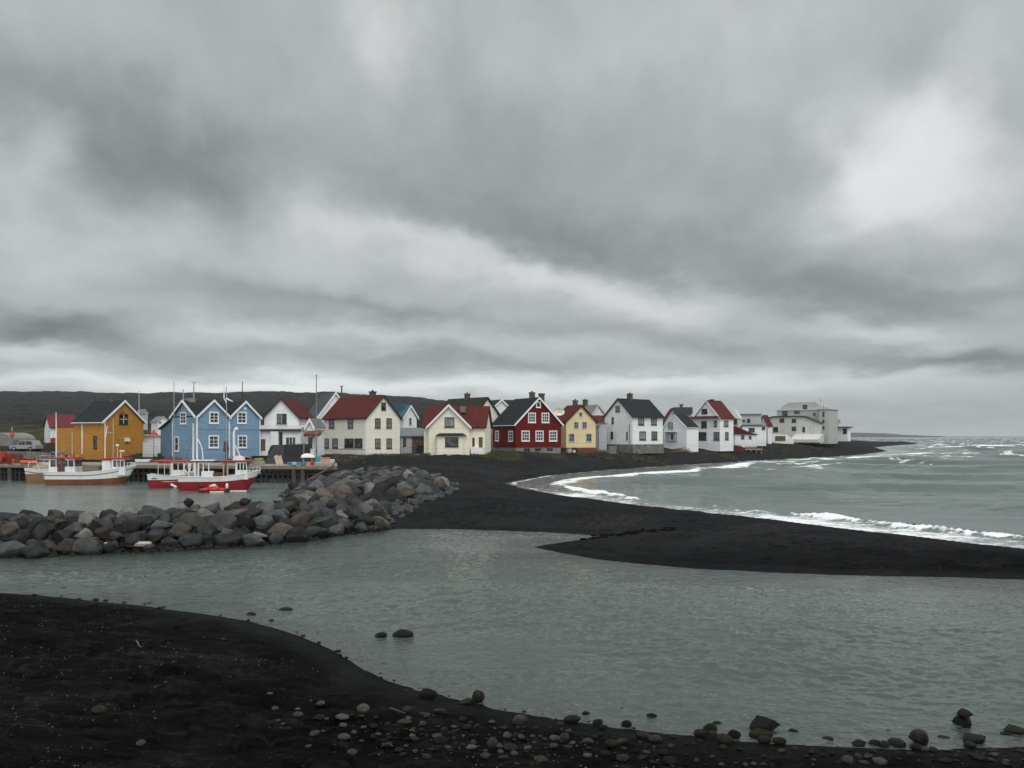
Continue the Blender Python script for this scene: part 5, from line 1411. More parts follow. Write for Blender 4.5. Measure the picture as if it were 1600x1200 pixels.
# ------------------------------------------------------------------ quay
QZ = 1.80
def quay_y(px):
    return 93.0 - (px + 300) / 825 * 8.5
def quay():
    root = empty('quay', (XD(100, 90), 90, 0), 0, 'long timber quay on dark piles along the harbour', 'quay')
    root.location = (0, 0, 0)
    mb = MB()
    e = [(px, quay_y(px)) for px in (-700, -300, 0, 250, 527)]
    pr = [(XD(p, y), y) for p, y in e] + [(XD(p, y + 11), y + 11) for p, y in reversed(e)]
    mb.poly(pr, 'z', QZ - .22, QZ); mb.build('deck', 'deck_wood', root)
    mb = MB()
    for (p0, y0), (p1, y1) in zip(e[:-1], e[1:]):
        mb.beam((XD(p0, y0), y0 - .08, QZ - .12), (XD(p1, y1), y1 - .08, QZ - .12), .16, .34)
    mb.build('edge_beam', 'wood', root)
    for off, z in ((-.02, .95), (.25, .35)):
        mb = MB()
        for (p0, y0), (p1, y1) in zip(e[:-1], e[1:]):
            mb.beam((XD(p0, y0), y0 + off + .3, z), (XD(p1, y1), y1 + off + .3, z), .07, .12)
        mb.build('waler', 'pile_wood', root)
    random.seed(5)
    px = -120.0
    while px < 524:
        y = quay_y(px)
        big = random.random() < .22 or abs(px - 458) < 5
        r = .26 if big else random.uniform(.09, .15)
        if not (px > 506):
            mb = MB(); mb.tube((0, 0, -1.4), (random.uniform(-.05, .05), 0, QZ + (.18 if big else -.25)), r, r * .92, 8)
            mb.build('pile', 'weathered_pile' if big else 'pile_wood', root, loc=(XD(px, y) , y + .12 + (0 if big else .25), 0))
        px += random.uniform(5, 11)
    # closely set sheet piling behind the piles at the left
    mb = MB()
    px = -300
    while px < 390:
        y = quay_y(px) + 1.9
        mb.box(XD(px, y), XD(px + 7.2, y), y, y + .14 + .1 * random.random(), -1.6, QZ - .24)
        px += 8
    mb.build('back_boarding', 'pile_wood', root)
    o = MB()
    o.tube((XD(478, 79), 79, .55), (XD(522, 84.8), 84.8, QZ + .12), .11, .09, 7)
    tag(o.build('timber_spar', 'rust'), 'rusty spar leaning from the rocks up to the pier end', 'spar')
quay()

# ------------------------------------------------------------------ things on the quay and round the houses
def on(px, D):
    """Point on the quay deck or the ground at a photo column and depth."""
    x = XD(px, D)
    qy = quay_y(px)
    g = gz(x, D)
    return (x, D, max(g, QZ) if (px < 527 and qy < D < qy + 11) else g)
def sz(px, D):
    return px * D / F

def car(name, label, cat, px0, px1, D, h, body, pickup=False, rz=0.0):
    p = on((px0 + px1) / 2, D)
    L = sz(px1 - px0, D); W = 1.75
    root = empty(name, p, rz, label, cat)
    wr = h * .21
    hb = h * .56
    x0, x1 = -L / 2, L / 2
    mb = MB()
    if pickup:
        mb.poly([(x0, wr * .8), (x1, wr * .8), (x1, hb * .95), (x1 - L * .24, hb), (x0, hb * 1.02)], 'y', -W / 2, W / 2)
        cab = [(x0 + L * .36, hb), (x1 - L * .24, hb), (x1 - L * .34, h), (x0 + L * .39, h)]
    else:
        mb.poly([(x0, wr * .8), (x1, wr * .8), (x1, hb * .85), (x1 - L * .25, hb), (x0, hb)], 'y', -W / 2, W / 2)
        cab = [(x0 + L * .05, hb), (x1 - L * .26, hb), (x1 - L * .38, h), (x0 + L * .14, h)]
    b = mb.build('body', body, root, bevel=.06)
    mb = MB(); mb.poly(cab, 'y', -W / 2 + .08, W / 2 - .08); c = mb.build('cabin', body, root, bevel=.05)
    mx = (cab[0][0] + cab[1][0]) / 2
    for s in (-1, 1):
        for a0, a1 in ((.10, .48), (.54, .92)):
            f = lambda t, top: cab[0][0] + (cab[1][0] - cab[0][0]) * t if not top else cab[3][0] + (cab[2][0] - cab[3][0]) * t
            zb, zt = hb + .06, h - .09
            y0 = s * (W / 2 - .075)
            mb = MB(); mb.poly([(f(a0, 0), zb), (f(a1, 0), zb), (f(a1, 1), zt), (f(a0, 1), zt)], 'y', min(y0, y0 + s * .015), max(y0, y0 + s * .015)); mb.build('side_window', 'pane_glass', c)
    mb = MB()
    a, d = Vector((cab[1][0], 0, cab[1][1])), Vector((cab[2][0], 0, cab[2][1]))
    mb.beam(a.lerp(d, .12) + Vector((.02, 0, 0)), a.lerp(d, .88) + Vector((.02, 0, 0)), W - .4, .03, (1, 0, 0)); mb.build('windscreen', 'pane_glass', c)
    for x in (x0 + L * .19, x1 - L * .19):
        for s in (-1, 1):
            mb = MB(); mb.tube((x, s * (W / 2 - .18), wr), (x, s * (W / 2 + .02), wr), wr, wr, 16); w = mb.build('wheel', 'black_rubber', root)
            mb = MB(); mb.tube((x, s * (W / 2 + .0), wr), (x, s * (W / 2 + .035), wr), wr * .55, wr * .5, 12); mb.build('rim', 'metal', w)
    for s in (-1, 1):
        mb = MB(); mb.box(x1 - .05, x1 + .02, s * W * .36 - .13, s * W * .36 + .13, hb * .62, hb * .80); mb.build('headlight', 'pale_metal', root)
    return root

def crate(px, D, w, h, mat, label, group, name='fish_crate', rz=0.0, zoff=0.0):
    p = on(px, D)
    root = empty(name, (p[0], p[1], p[2] + zoff), rz, label, 'crate', group)
    mb = MB(); mb.box(-w / 2, w / 2, -w * .35, w * .35, 0.01, h); mb.build('box', mat, root, bevel=.03)
    mb = MB(); mb.box(-w / 2 - .03, w / 2 + .03, -w * .35 - .03, w * .35 + .03, h - .08, h + .02); mb.build('rim', mat, root)
    return root

def solid(name, label, cat, px, D, mat, fn, rz=0.0, group=None, **k):
    """One-piece object whose shape fn draws into a mesh with its base at the origin."""
    mb = MB(); fn(mb)
    o = mb.build(name, mat, None, **k)
    o.location = on(px, D); o.rotation_euler = (0, 0, rz)
    return tag(o, label, cat, group)

def pole(name, label, px, D, y0, r=.07, mat='pale_metal', arm=None, base_py=None, group=None):
    p = on(px, D)
    root = empty(name, p, 0, label, 'pole', group)
    h = ZD(y0, D) - p[2]
    mb = MB(); mb.tube((0, 0, -.3), (0, 0, h), r, r * .5, 8); mb.build('shaft', mat, root)
    mb = MB(); mb.ball((0, 0, h), r * 1.1, None, None, 8, 6); mb.build('finial', mat, root)
    if arm:
        mb = MB(); mb.tube((-arm * .2, 0, h * arm_f), (arm, 0, h * arm_f), r * .4); mb.build('crossarm', mat, root)
    return root
arm_f = .8

def quay_things():
    rnd = random.Random(3)
    car('parked_car', 'silver grey car parked beyond the long brown stone wall at the left', 'car', 20, 63, 112.5, 1.45, 'car_silver', False, R(176))
    car('pickup_truck', 'dark grey pickup parked beside the ochre warehouse', 'pickup', 72, 112, 102.5, 1.95, 'car_grey', True, R(182))
    p = on(225, 98)
    root = empty('skiff', p, R(3), 'white skiff with a dark cover standing on the quay right of the ochre warehouse', 'skiff')
    mb = MB(); mb.poly([(-.85, .05), (.7, .05), (1.0, .42), (-.95, .40)], 'y', -.42, .42); mb.build('hull', 'car_white', root, bevel=.04)
    mb = MB(); mb.poly([(-.6, .40), (.55, .40), (.35, .68), (-.45, .70)], 'y', -.36, .36); mb.build('cover', 'black_sheet', root, bevel=.04)
    solid('stone_wall', 'long low brown stone wall behind the left part of the quay', 'wall', 20, 106.5, 'stone', lambda m: m.poly([(-9, -.6), (5.0, -.6), (5.0, .8), (2, 1.05), (-9, 1.1)], 'y', 0, .6))
    # grey half round hut at the left edge
    p = on(-6, 116)
    root = empty('hut', p, R(-8), 'grey round roofed hut at the far left above the quay', 'hut')
    mb = MB(); mb.poly([(-2.4, 0), (2.4, 0)] + [(2.4 * math.cos(q), .9 + 1.1 * math.sin(q)) for q in np.linspace(0, math.pi, 11)], 'y', 0, 5); mb.build('shell', 'concrete', root)
    mb = MB(); mb.box(-.5, .5, -.05, 0, 0, 1.7); mb.build('door', 'car_grey', root)
    # beacon
    p = on(19, 114)
    root = empty('beacon', p, 0, 'small red and white conical beacon behind the silver grey car', 'beacon')
    z0 = ZD(681, 114) - p[2]
    mb = MB(); mb.tube((0, 0, 0), (0, 0, z0), .2, .18, 10); mb.build('base', 'concrete', root)
    mb = MB(); mb.tube((0, 0, z0), (0, 0, z0 + .75), .36, .06, 12); mb.build('cone', 'red_paint', root)
    mb = MB(); mb.tube((0, 0, z0 + .7), (0, 0, z0 + 1.3), .03, .02, 6); mb.build('rod', 'clean_white', root)
    # red winch drum and boxes at the left edge
    p = on(1, 93)
    root = empty('winch', p, R(80), 'big red winch drum standing at the left edge of the quay', 'winch')
    for x in (-.55, .5):
        mb = MB(); mb.tube((x, 0, .75), (x + .07, 0, .75), .75, .75, 18); mb.build('flange', 'red_paint', root)
    mb = MB(); mb.tube((-.5, 0, .75), (.5, 0, .75), .35, .35, 14); mb.build('drum', 'rust', root)
    mb = MB(); mb.box(-.7, .7, -.4, .4, 0, .2); mb.build('base', 'rust', root)
    solid('storage_box', 'faded dark red storage box on the quay beside the winch', 'box', 22, 95, 'rust', lambda m: m.poly([(-.85, 0), (.85, 0), (.85, 1.05), (.75, 1.2), (-.75, 1.2), (-.85, 1.05)], 'y', -.5, .5), bevel=.04)
    for k, (px, w) in enumerate(((38, .7), (46, .55), (54.5, .62))):
        solid('float', ('orange float nearest the red winch on the quay', 'middle orange float on the quay edge', 'orange float nearest the metal rack on the quay')[k], 'float', px, 91.5, 'orange_paint', lambda m: m.tube((-w / 2, 0, .24), (w / 2, 0, .24), .24, .22, 12), group='orange floats on the quay', smooth=False, bevel=.03)
    solid('bollard', 'small rusty bollard at the quay edge near the orange floats', 'bollard', 21, 91.3, 'orange_paint', lambda m: (m.tube((0, 0, 0), (0, 0, .5), .1, .1, 8), m.tube((0, 0, .5), (0, 0, .62), .17, .17, 8)))
    p = on(71, 92.5)
    root = empty('metal_rack', p, 0, 'grey tubular metal rack standing on the quay behind the tan boat', 'rack')
    w = sz(11, 92)
    for y in (-.35, .35):
        mb = MB(); mb.path([(-w, y, 0), (-w, y, .95), (w, y, .95), (w, y, 0)], .03, 6); mb.tube((-w, y, .5), (w, y, .5), .03, .03, 6); mb.build('side_frame', 'metal', root)
    mb = MB(); mb.box(-w, w, -.33, .33, .45, .49); mb.build('tray', 'metal', root)
    # masts standing on the quay
    pole('flagpole', 'bare white flagpole right behind the ochre warehouse', 217.5, 128, 611, .09, 'pale_metal')
    pole('mast_pole', 'tall slim mast between the white gabled house and the cream house', 494.5, 101, 587, .10, 'concrete', .5)
    pole('antenna_pole', 'thin pale post at the corner of the ochre warehouse', 113, 101.5, 676, .06, 'pale_metal')
    # parasol
    p = on(240.5, 104)
    root = empty('parasol', p, 0, 'red parasol on a thin post between the ochre and blue houses', 'parasol')
    zt = ZD(671, 104) - p[2]; zb = ZD(680, 104) - p[2]
    mb = MB(); mb.tube((0, 0, 0), (0, 0, zt), .04, .03, 6); mb.build('pole', 'dark_trim', root)
    mb = MB(); mb.tube((0, 0, zb), (0, 0, zb + .42), .62, .2, 8); mb.tube((0, 0, zb + .42), (0, 0, zt), .2, .03, 8); mb.build('canopy', 'red_paint', root)
    solid('pallet_wall', 'pale slatted windbreak between the ochre warehouse and the blue lean-to', 'screen', 235, 108, 'pale_metal', lambda m: [m.box(-.95, .95, 0, .06, .05 + i * .34, .34 + i * .34) for i in range(6)] and m.box(-1.0, -.9, -.03, .0, 0, 2.1))
    o = solid('kiosk', 'small white kiosk behind the red parasol', 'kiosk', 236, 114, 'clean_white', lambda m: (m.box(-1.3, 1.3, 0, 2, 0, 2.6), m.box(-1.5, 1.5, -.3, 2.1, 2.6, 2.75)))
    solid('rope_heap', 'heap of red netting and rope on the quay before the blue house', 'netting', 256, 95, 'red_paint', lambda m: [m.ball((rnd.uniform(-.5, .5), rnd.uniform(-.3, .3), .2), .32, .3, .26, 9, 6) for i in range(7)] and None)
    solid('tarpaulin_heap', 'black tarpaulin heap beside the red netting before the blue house', 'tarpaulin', 267, 97, 'tarp', lambda m: [m.ball((-.4 + .4 * i, .1 * i, .38), .5, .45, .5 - .06 * i, 10, 7) for i in range(4)] and None, smooth=True)
    solid('net_pile', 'yellow green fishing net pile at the corner of the blue house', 'netting', 405, 95, 'yellow_net', lambda m: [m.ball((rnd.uniform(-.5, .5), rnd.uniform(-.3, .3), .28), .4, .35, .36, 10, 7) for i in range(6)] and None, smooth=True)
    solid('lobster_pots', 'low pile of grey pots at the quay edge beside the red boat bow', 'pots', 403, 89, 'metal', lambda m: [m.tube((-.5 + .33 * i, -.3, .2 + .02 * i), (-.5 + .33 * i, .3, .2 + .02 * i), .19, .19, 10) for i in range(4)] and None)
    p = on(397, 97)
    root = empty('boat_trolley', p, 0, 'grey tubular boat trolley against the right corner of the blue house', 'trolley')
    w = .75
    mb = MB(); mb.path([(-1.9, 0, .1), (-1.7, 0, 1.7), (-1.1, 0, 2.0), (-.3, 0, 1.8), (-.1, 0, .2)], .035, 6); mb.build('hoop', 'metal', root)
    for k in range(3):
        mb = MB(); mb.box(.0, 1.1, -.05 + .2 * k, .05 + .2 * k, .5 + .3 * k, .75 + .3 * k); mb.build('rack_shelf', 'pale_metal', root)
    mb = MB(); mb.tube((.1, 0, 0), (.1, 0, 1.5), .04); mb.tube((1.0, 0, 0), (1.0, 0, 1.5), .04); mb.tube((.1, 0, .45), (1.0, 0, .45), .03); mb.build('rack_legs', 'metal', root)
    # black sheeted shed on the quay
    D = 93
    p = on(445, D)
    root = empty('tarred_shed', p, R(3), 'low shed wrapped in black sheeting standing on the pier', 'shed')
    x0, x1, h = XD(417, D) - p[0], XD(476, D) - p[0], ZD(694, D) - p[2]
    mb = MB(); mb.poly([(x0, 0), (x1, 0), (x1, h), (x0 + .5, h - .1), (x0 + .1, h * .62)], 'y', .3, 3.2); mb.build('shell', 'black_sheet', root)
    mb = MB(); mb.poly([(x0 - .4, 0), (x0 + 2.0, 0), (x0 + 2.0, h * .98), (x0 + .9, h * .95)], 'y', .14, .28); mb.build('sloping_sheet', 'tarp', root)
    mb = MB(); mb.box(x0 + 1.8, x1 - .2, -.25, .28, 0, .75); mb.build('front_box', 'black_sheet', root)
    mb = MB(); mb.tube((x1 - .15, .2, 0), (x1 - .15, .2, h + .12), .05); mb.tube((x1 - .9, .2, h + .08), (x1 + .1, .2, h + .12), .04); mb.build('pipe_frame', 'metal', root)
    for k, (px, ln) in enumerate(((432.5, 1.05), (438, 1.0))):
        o = solid('leaning_board', ('left one of two pale boards propped before the black shed', 'right one of two pale boards propped before the black shed')[k], 'board', px, 89.2, 'pale_wood', lambda m: m.beam((-.25, .5, ln), (.18, 0, .02), .42, .06, (0, 1, 0)), group='boards propped before the black shed')
    # white boat hull on stands and crates
    p = on(482, 91.5)
    root = empty('small_boat', p, R(0), 'small upturned white dinghy laid over crates beside the black shed', 'dinghy')
    mb = MB()
    vs, fs, n = [], [], 10
    for i in range(n + 1):
        q = i / n
        w = .42 * math.sin(math.pi * min(.98, .16 + q * .80)) ** .7
        for j in range(7):
            a = math.pi * j / 6
            vs.append((-.75 + 1.5 * q, w * math.cos(a), .84 + .42 * (w / .42) * math.sin(a)))
    for i in range(n):
        for j in range(6):
            a = i * 7 + j
            fs.append((a, a + 1, a + 8, a + 7))
    mb.add(vs, fs); mb.build('hull', 'boat_white', root, smooth=True)
    mb = MB(); mb.box(-.8, .8, -.45, .45, .78, .84); mb.build('gunwale', 'boat_white', root)
    mb = MB(); mb.box(-.6, -.4, -.4, .4, .01, .78); mb.box(.4, .6, -.4, .4, .01, .78); mb.box(-.4, .4, -.05, .05, .3, .4); mb.build('trestle', 'wood', root)
    cols = [('blue_paint', 'blue'), ('pale_metal', 'pale grey'), ('teal_paint', 'teal'), ('blue_paint', 'blue'), ('pink_paint', 'salmon pink'), ('red_paint', 'red')]
    wher = ['blue fish crate nearest the leaning boards', 'pale grey fish crate in the row before the black shed', 'teal fish crate in the row before the black shed', 'blue fish crate right of the teal one', 'salmon pink fish crate in the row before the black shed', 'red fish crate at the right end of the row']
    for i, (m_, c_) in enumerate(cols):
        crate(453 + i * 7.4, 88.6, .48, .34, m_, wher[i], 'fish crates on the pier')
    solid('water_barrel', 'turquoise barrel at the pier end behind the grey skiff', 'barrel', 497.5, 90.5, 'teal_paint', lambda m: (m.tube((0, 0, 0), (0, 0, .95), .38, .38, 14), m.tube((0, 0, .95), (0, 0, 1.05), .38, .3, 14)), bevel=.03)
    p = on(508, 88.3)
    root = empty('skiff', p, R(2), 'small grey flat skiff resting on the pier end loaded with salmon crates', 'skiff')
    w = sz(15, 88)
    mb = MB(); mb.poly([(-w, .0), (w * .8, .0), (w * 1.05, .42), (-w, .30)], 'y', -.5, .5); mb.build('hull', 'metal', root, bevel=.03)
    mb = MB(); mb.box(-w, w, -.52, .52, .30, .34); mb.build('gunwale', 'pale_metal', root)
    for k, px in enumerate((505, 511.5)):
        crate(px, 88.3, .5, .5, 'pink_paint', ('salmon crate at the stern of the grey skiff', 'salmon crate amidships in the grey skiff')[k], 'crates in the skiff', zoff=.36)
    p = on(512, 100)
    root = empty('handcart', p, R(-10), 'red handcart with a white bin on the black sand by the cream house', 'handcart')
    mb = MB(); mb.box(-.9, .9, -.4, .4, .35, .5); mb.build('bed', 'red_paint', root)
    mb = MB(); mb.box(-.75, -.1, -.35, .35, .5, 1.05); mb.build('engine_box', 'red_paint', root, bevel=.04)
    mb = MB(); mb.box(.05, .8, -.38, .38, .5, .85); mb.build('bin', 'boat_white', root, bevel=.03)
    mb = MB(); mb.path([(-.8, 0, .5), (-1.1, 0, 1.2), (-.7, 0, 1.25)], .035); mb.build('handle', 'dark_trim', root)
    for x in (-.55, .55):
        for y in (-.42, .42):
            mb = MB(); mb.tube((x, y - .05, .2), (x, y + .05, .2), .2, .2, 12); mb.build('wheel', 'black_rubber', root)
    solid('brush_pile', 'heap of dried brush left of the cream house corner', 'brush', 527, 103, 'driftwood', lambda m: [m.tube((rnd.uniform(-.5, .5), rnd.uniform(-.3, .3), 0), (rnd.uniform(-.7, .7), rnd.uniform(-.4, .4), rnd.uniform(.5, 1.15)), .05, .02, 4) for i in range(60)] and None)
    solid('timber_baulk', 'pale timber baulk lying on the sand by the cream house corner', 'timber', 553, 106, 'pale_wood', lambda m: m.beam((-.6, 0, .1), (.6, .1, .1), .25, .2))
    solid('marker_post', 'short dark post stuck in the sand below the cream house gable', 'post', 602, 108.5, 'pile_wood', lambda m: m.tube((0, 0, -.2), (.03, 0, .45), .06, .05, 6))
    for px, D, mt, lb, cc in ((652.5, 109, 'pale_wood', 'low yellowish board lying by the dark board shed', 'board'), (673, 109.5, 'boat_white', 'white slab lying at the left foot of the small cream house', 'slab'), (702, 109.3, 'pale_wood', 'pale block lying in front of the bay window', 'block')):
        solid('loose_board', lb, cc, px, D, mt, lambda m: m.box(-.32, .32, -.12, .12, 0, .16), group='scraps lying before the small cream house')
    # right side of the beach
    p = on(894, 127)
    root = empty('trailer', p, R(20), 'dark boat trailer with a large tyre at the corner of the yellow house', 'trailer')
    mb = MB(); mb.tube((.3, -.12, .6), (.3, .12, .6), .62, .62, 16); w = mb.build('wheel', 'black_rubber', root, bevel=.05)
    mb = MB(); mb.tube((.3, -.15, .6), (.3, -.12, .6), .25, .25, 12); mb.build('rim', 'pale_metal', w)
    mb = MB(); mb.beam((-.9, 0, .3), (.9, 0, .75), .14, .14); mb.beam((-.5, -.4, .35), (-.5, .4, .35), .1, .1); mb.build('chassis', 'rust', root)
    mb = MB(); mb.box(-.8, -.2, -.3, .3, .4, 1.0); mb.build('load', 'pale_wood', root)
    p = on(960, 136)
    root = empty('water_tank', p, R(-15), 'grey metal tank and bin standing below the stained white gable', 'tank')
    mb = MB(); mb.poly([(-.9, .2), (.3, .2), (.5, 1.55), (-.9, 1.45)], 'y', -.4, .4); mb.build('tank', 'concrete', root, bevel=.04)
    mb = MB(); mb.box(.32, .75, -.35, .35, .1, 1.65); mb.build('bin', 'tarp', root)
    mb = MB(); mb.box(-.8, .3, -.3, .3, -.2, .2); mb.build('stand', 'dark_trim', root)
    solid('stone_wall', 'low rough stone wall between the yellow and stained white houses', 'wall', 945, 138, 'stone', lambda m: m.poly([(-1.5, -.5), (2.3, -.5), (2.3, .35), (.8, .6), (-.4, .5), (-1.5, .65)], 'y', 0, .5))
    p = on(1058, 152)
    root = empty('driftwood_pile', p, R(5), 'untidy pile of rusty driftwood and boards below the small cottage porch', 'driftwood pile')
    for i in range(11):
        x = rnd.uniform(-2.3, 2.2); y = rnd.uniform(-.5, .5); a = rnd.uniform(-.5, .5); l = rnd.uniform(.6, 1.5); z = rnd.uniform(.1, .75)
        mb = MB(); mb.tube((x - l * math.cos(a), y - .3 * l * math.sin(a), z), (x + l * math.cos(a), y + .3 * l * math.sin(a), max(.08, z + rnd.uniform(-.3, .35))), rnd.uniform(.07, .14), .07, 6)
        mb.build('log', rnd.choice(['rust', 'driftwood', 'wood', 'rust']), root)
    p = on(1154.5, 172)
    root = empty('skip', p, R(-10), 'dark red steel skip on the sand right of the tall white house', 'skip')
    w = sz(8, 172)
    mb = MB(); mb.poly([(-w, .0), (w * .85, .0), (w * 1.05, .85), (w * .3, 1.25), (-w, 1.4)], 'y', -.7, .7); mb.build('body', 'pink_red_roof', root)
    mb = MB(); mb.box(-w - .05, w * .35, -.75, .75, 1.36, 1.44); mb.build('rim', 'rust', root)
    p = on(1176, 176)
    root = empty('deck', p, R(0), 'weathered timber terrace on posts right of the red skip', 'terrace')
    w = sz(13, 176)
    mb = MB(); mb.box(-w, w, -1, 1.4, .55, .7); mb.build('platform', 'pale_wood', root)
    for x in (-.9, -.35, .3, .9):
        mb = MB(); mb.box(x * w - .09, x * w + .09, -.9, -.7, -.6, .55); mb.build('leg', 'wood', root)
    mb = MB(); mb.beam((-w, -.95, 1.3), (w, -.95, 1.3), .1, .1); 
    for x in (-.98, -.5, 0, .5, .98): mb.box(x * w - .05, x * w + .05, -1.0, -.9, .7, 1.3)
    mb.build('railing', 'wood', root)
    # aerials on the red house side and satellite dish
    p = (XD(873, 128.5), 128.5, 0)
    root = empty('satellite_dish', (p[0], p[1], 4.2), R(14), 'large pale mesh satellite dish leaning by the red roof of the yellow house', 'satellite dish')
    zc = ZD(643.5, 128.5) - 4.2
    mb = MB(); vs, fs = [], []
    for j in range(5):
        r = j / 4 * .92
        for i in range(18):
            a = 2 * math.pi * i / 18
            vs.append((r * math.cos(a), -.0 - .28 * (r / .92) ** 2, zc + r * .66 * math.sin(a)))
    for j in range(4):
        for i in range(18):
            a, b = j * 18 + i, j * 18 + (i + 1) % 18
            fs.append((a, b, b + 18, a + 18))
    mb.add(vs, fs); mb.build('bowl', 'pale_cream', root, smooth=True)
    mb = MB(); mb.tube((0, .1, 0), (0, .1, zc), .07, .06); mb.build('post', 'metal', root)
    mb = MB(); mb.path([(-.5, -.2, zc - .3), (0, -.75, zc), (.5, -.2, zc - .3)], .03); mb.build('feed_arm', 'metal', root)
quay_things()

# ------------------------------------------------------------------ rocks
def rock_mesh(name, seed, n=15, flat=.8, bev=.10, rough=.05, round_=False, subdiv=1):
    r = random.Random(seed)
    bm = bmesh.new()
    if round_:
        bmesh.ops.create_icosphere(bm, subdivisions=3, radius=1.0)
        for v in bm.verts:
            k = 1 + .22 * mnoise.noise(v.co * .9 + Vector((seed * 3.1, 0, 0))) + .07 * mnoise.noise(v.co * 2.3 + Vector((0, seed, 0)))
            v.co *= k
            v.co.z *= flat
    else:
        for i in range(n):
            v = Vector((r.gauss(0, 1), r.gauss(0, 1), r.gauss(0, 1))).normalized() * r.uniform(.86, 1.08)
            bm.verts.new((v.x, v.y * .9, v.z * flat))
        res = bmesh.ops.convex_hull(bm, input=bm.verts)
        bmesh.ops.delete(bm, geom=[g for g in res['geom_interior'] if isinstance(g, bmesh.types.BMVert)], context='VERTS')
        bmesh.ops.dissolve_limit(bm, angle_limit=R(14), verts=bm.verts, edges=bm.edges)
        bmesh.ops.bevel(bm, geom=list(bm.edges), offset=bev, segments=2, affect='EDGES', profile=.6)
        bmesh.ops.triangulate(bm, faces=bm.faces)
        for _ in range(subdiv):
            bmesh.ops.subdivide_edges(bm, edges=[e for e in bm.edges if e.calc_length() > .15], cuts=1, use_grid_fill=True)
            bmesh.ops.triangulate(bm, faces=bm.faces)
        bm.normal_update()
        for v in bm.verts:
            k = mnoise.noise(v.co * 2.1 + Vector((seed, 0, 0))) * rough * 1.3 + mnoise.noise(v.co * 6.0 + Vector((0, seed, 0))) * rough * .5
            v.co += v.normal * (k + mnoise.noise(v.co * 13.0 + Vector((seed, seed, 0))) * rough * .22)
    me = bpy.data.meshes.new(name)
    bm.to_mesh(me)
    bm.free()
    me.polygons.foreach_set('use_smooth', [True] * len(me.polygons))
    return me

ROCKS = {}
def rock_variants(key, mats, **k):
    out = []
    for i in range(k.pop('count', 7)):
        base = rock_mesh('boulder' if 'boulder' in key else 'stone', hash(key) % 7 + i * 13 + len(key), **k)
        for m in mats:
            me = base.copy()
            me.materials.append(MATS[m])
            out.append((m, me))
        bpy.data.meshes.remove(base)
    ROCKS[key] = out

def place(name, me, loc, scale, rot, label, cat, group=None):
    o = bpy.data.objects.new(name, me)
    o.location = loc
    o.scale = scale
    o.rotation_euler = rot
    COL.objects.link(o)
    return tag(o, label, cat, group)

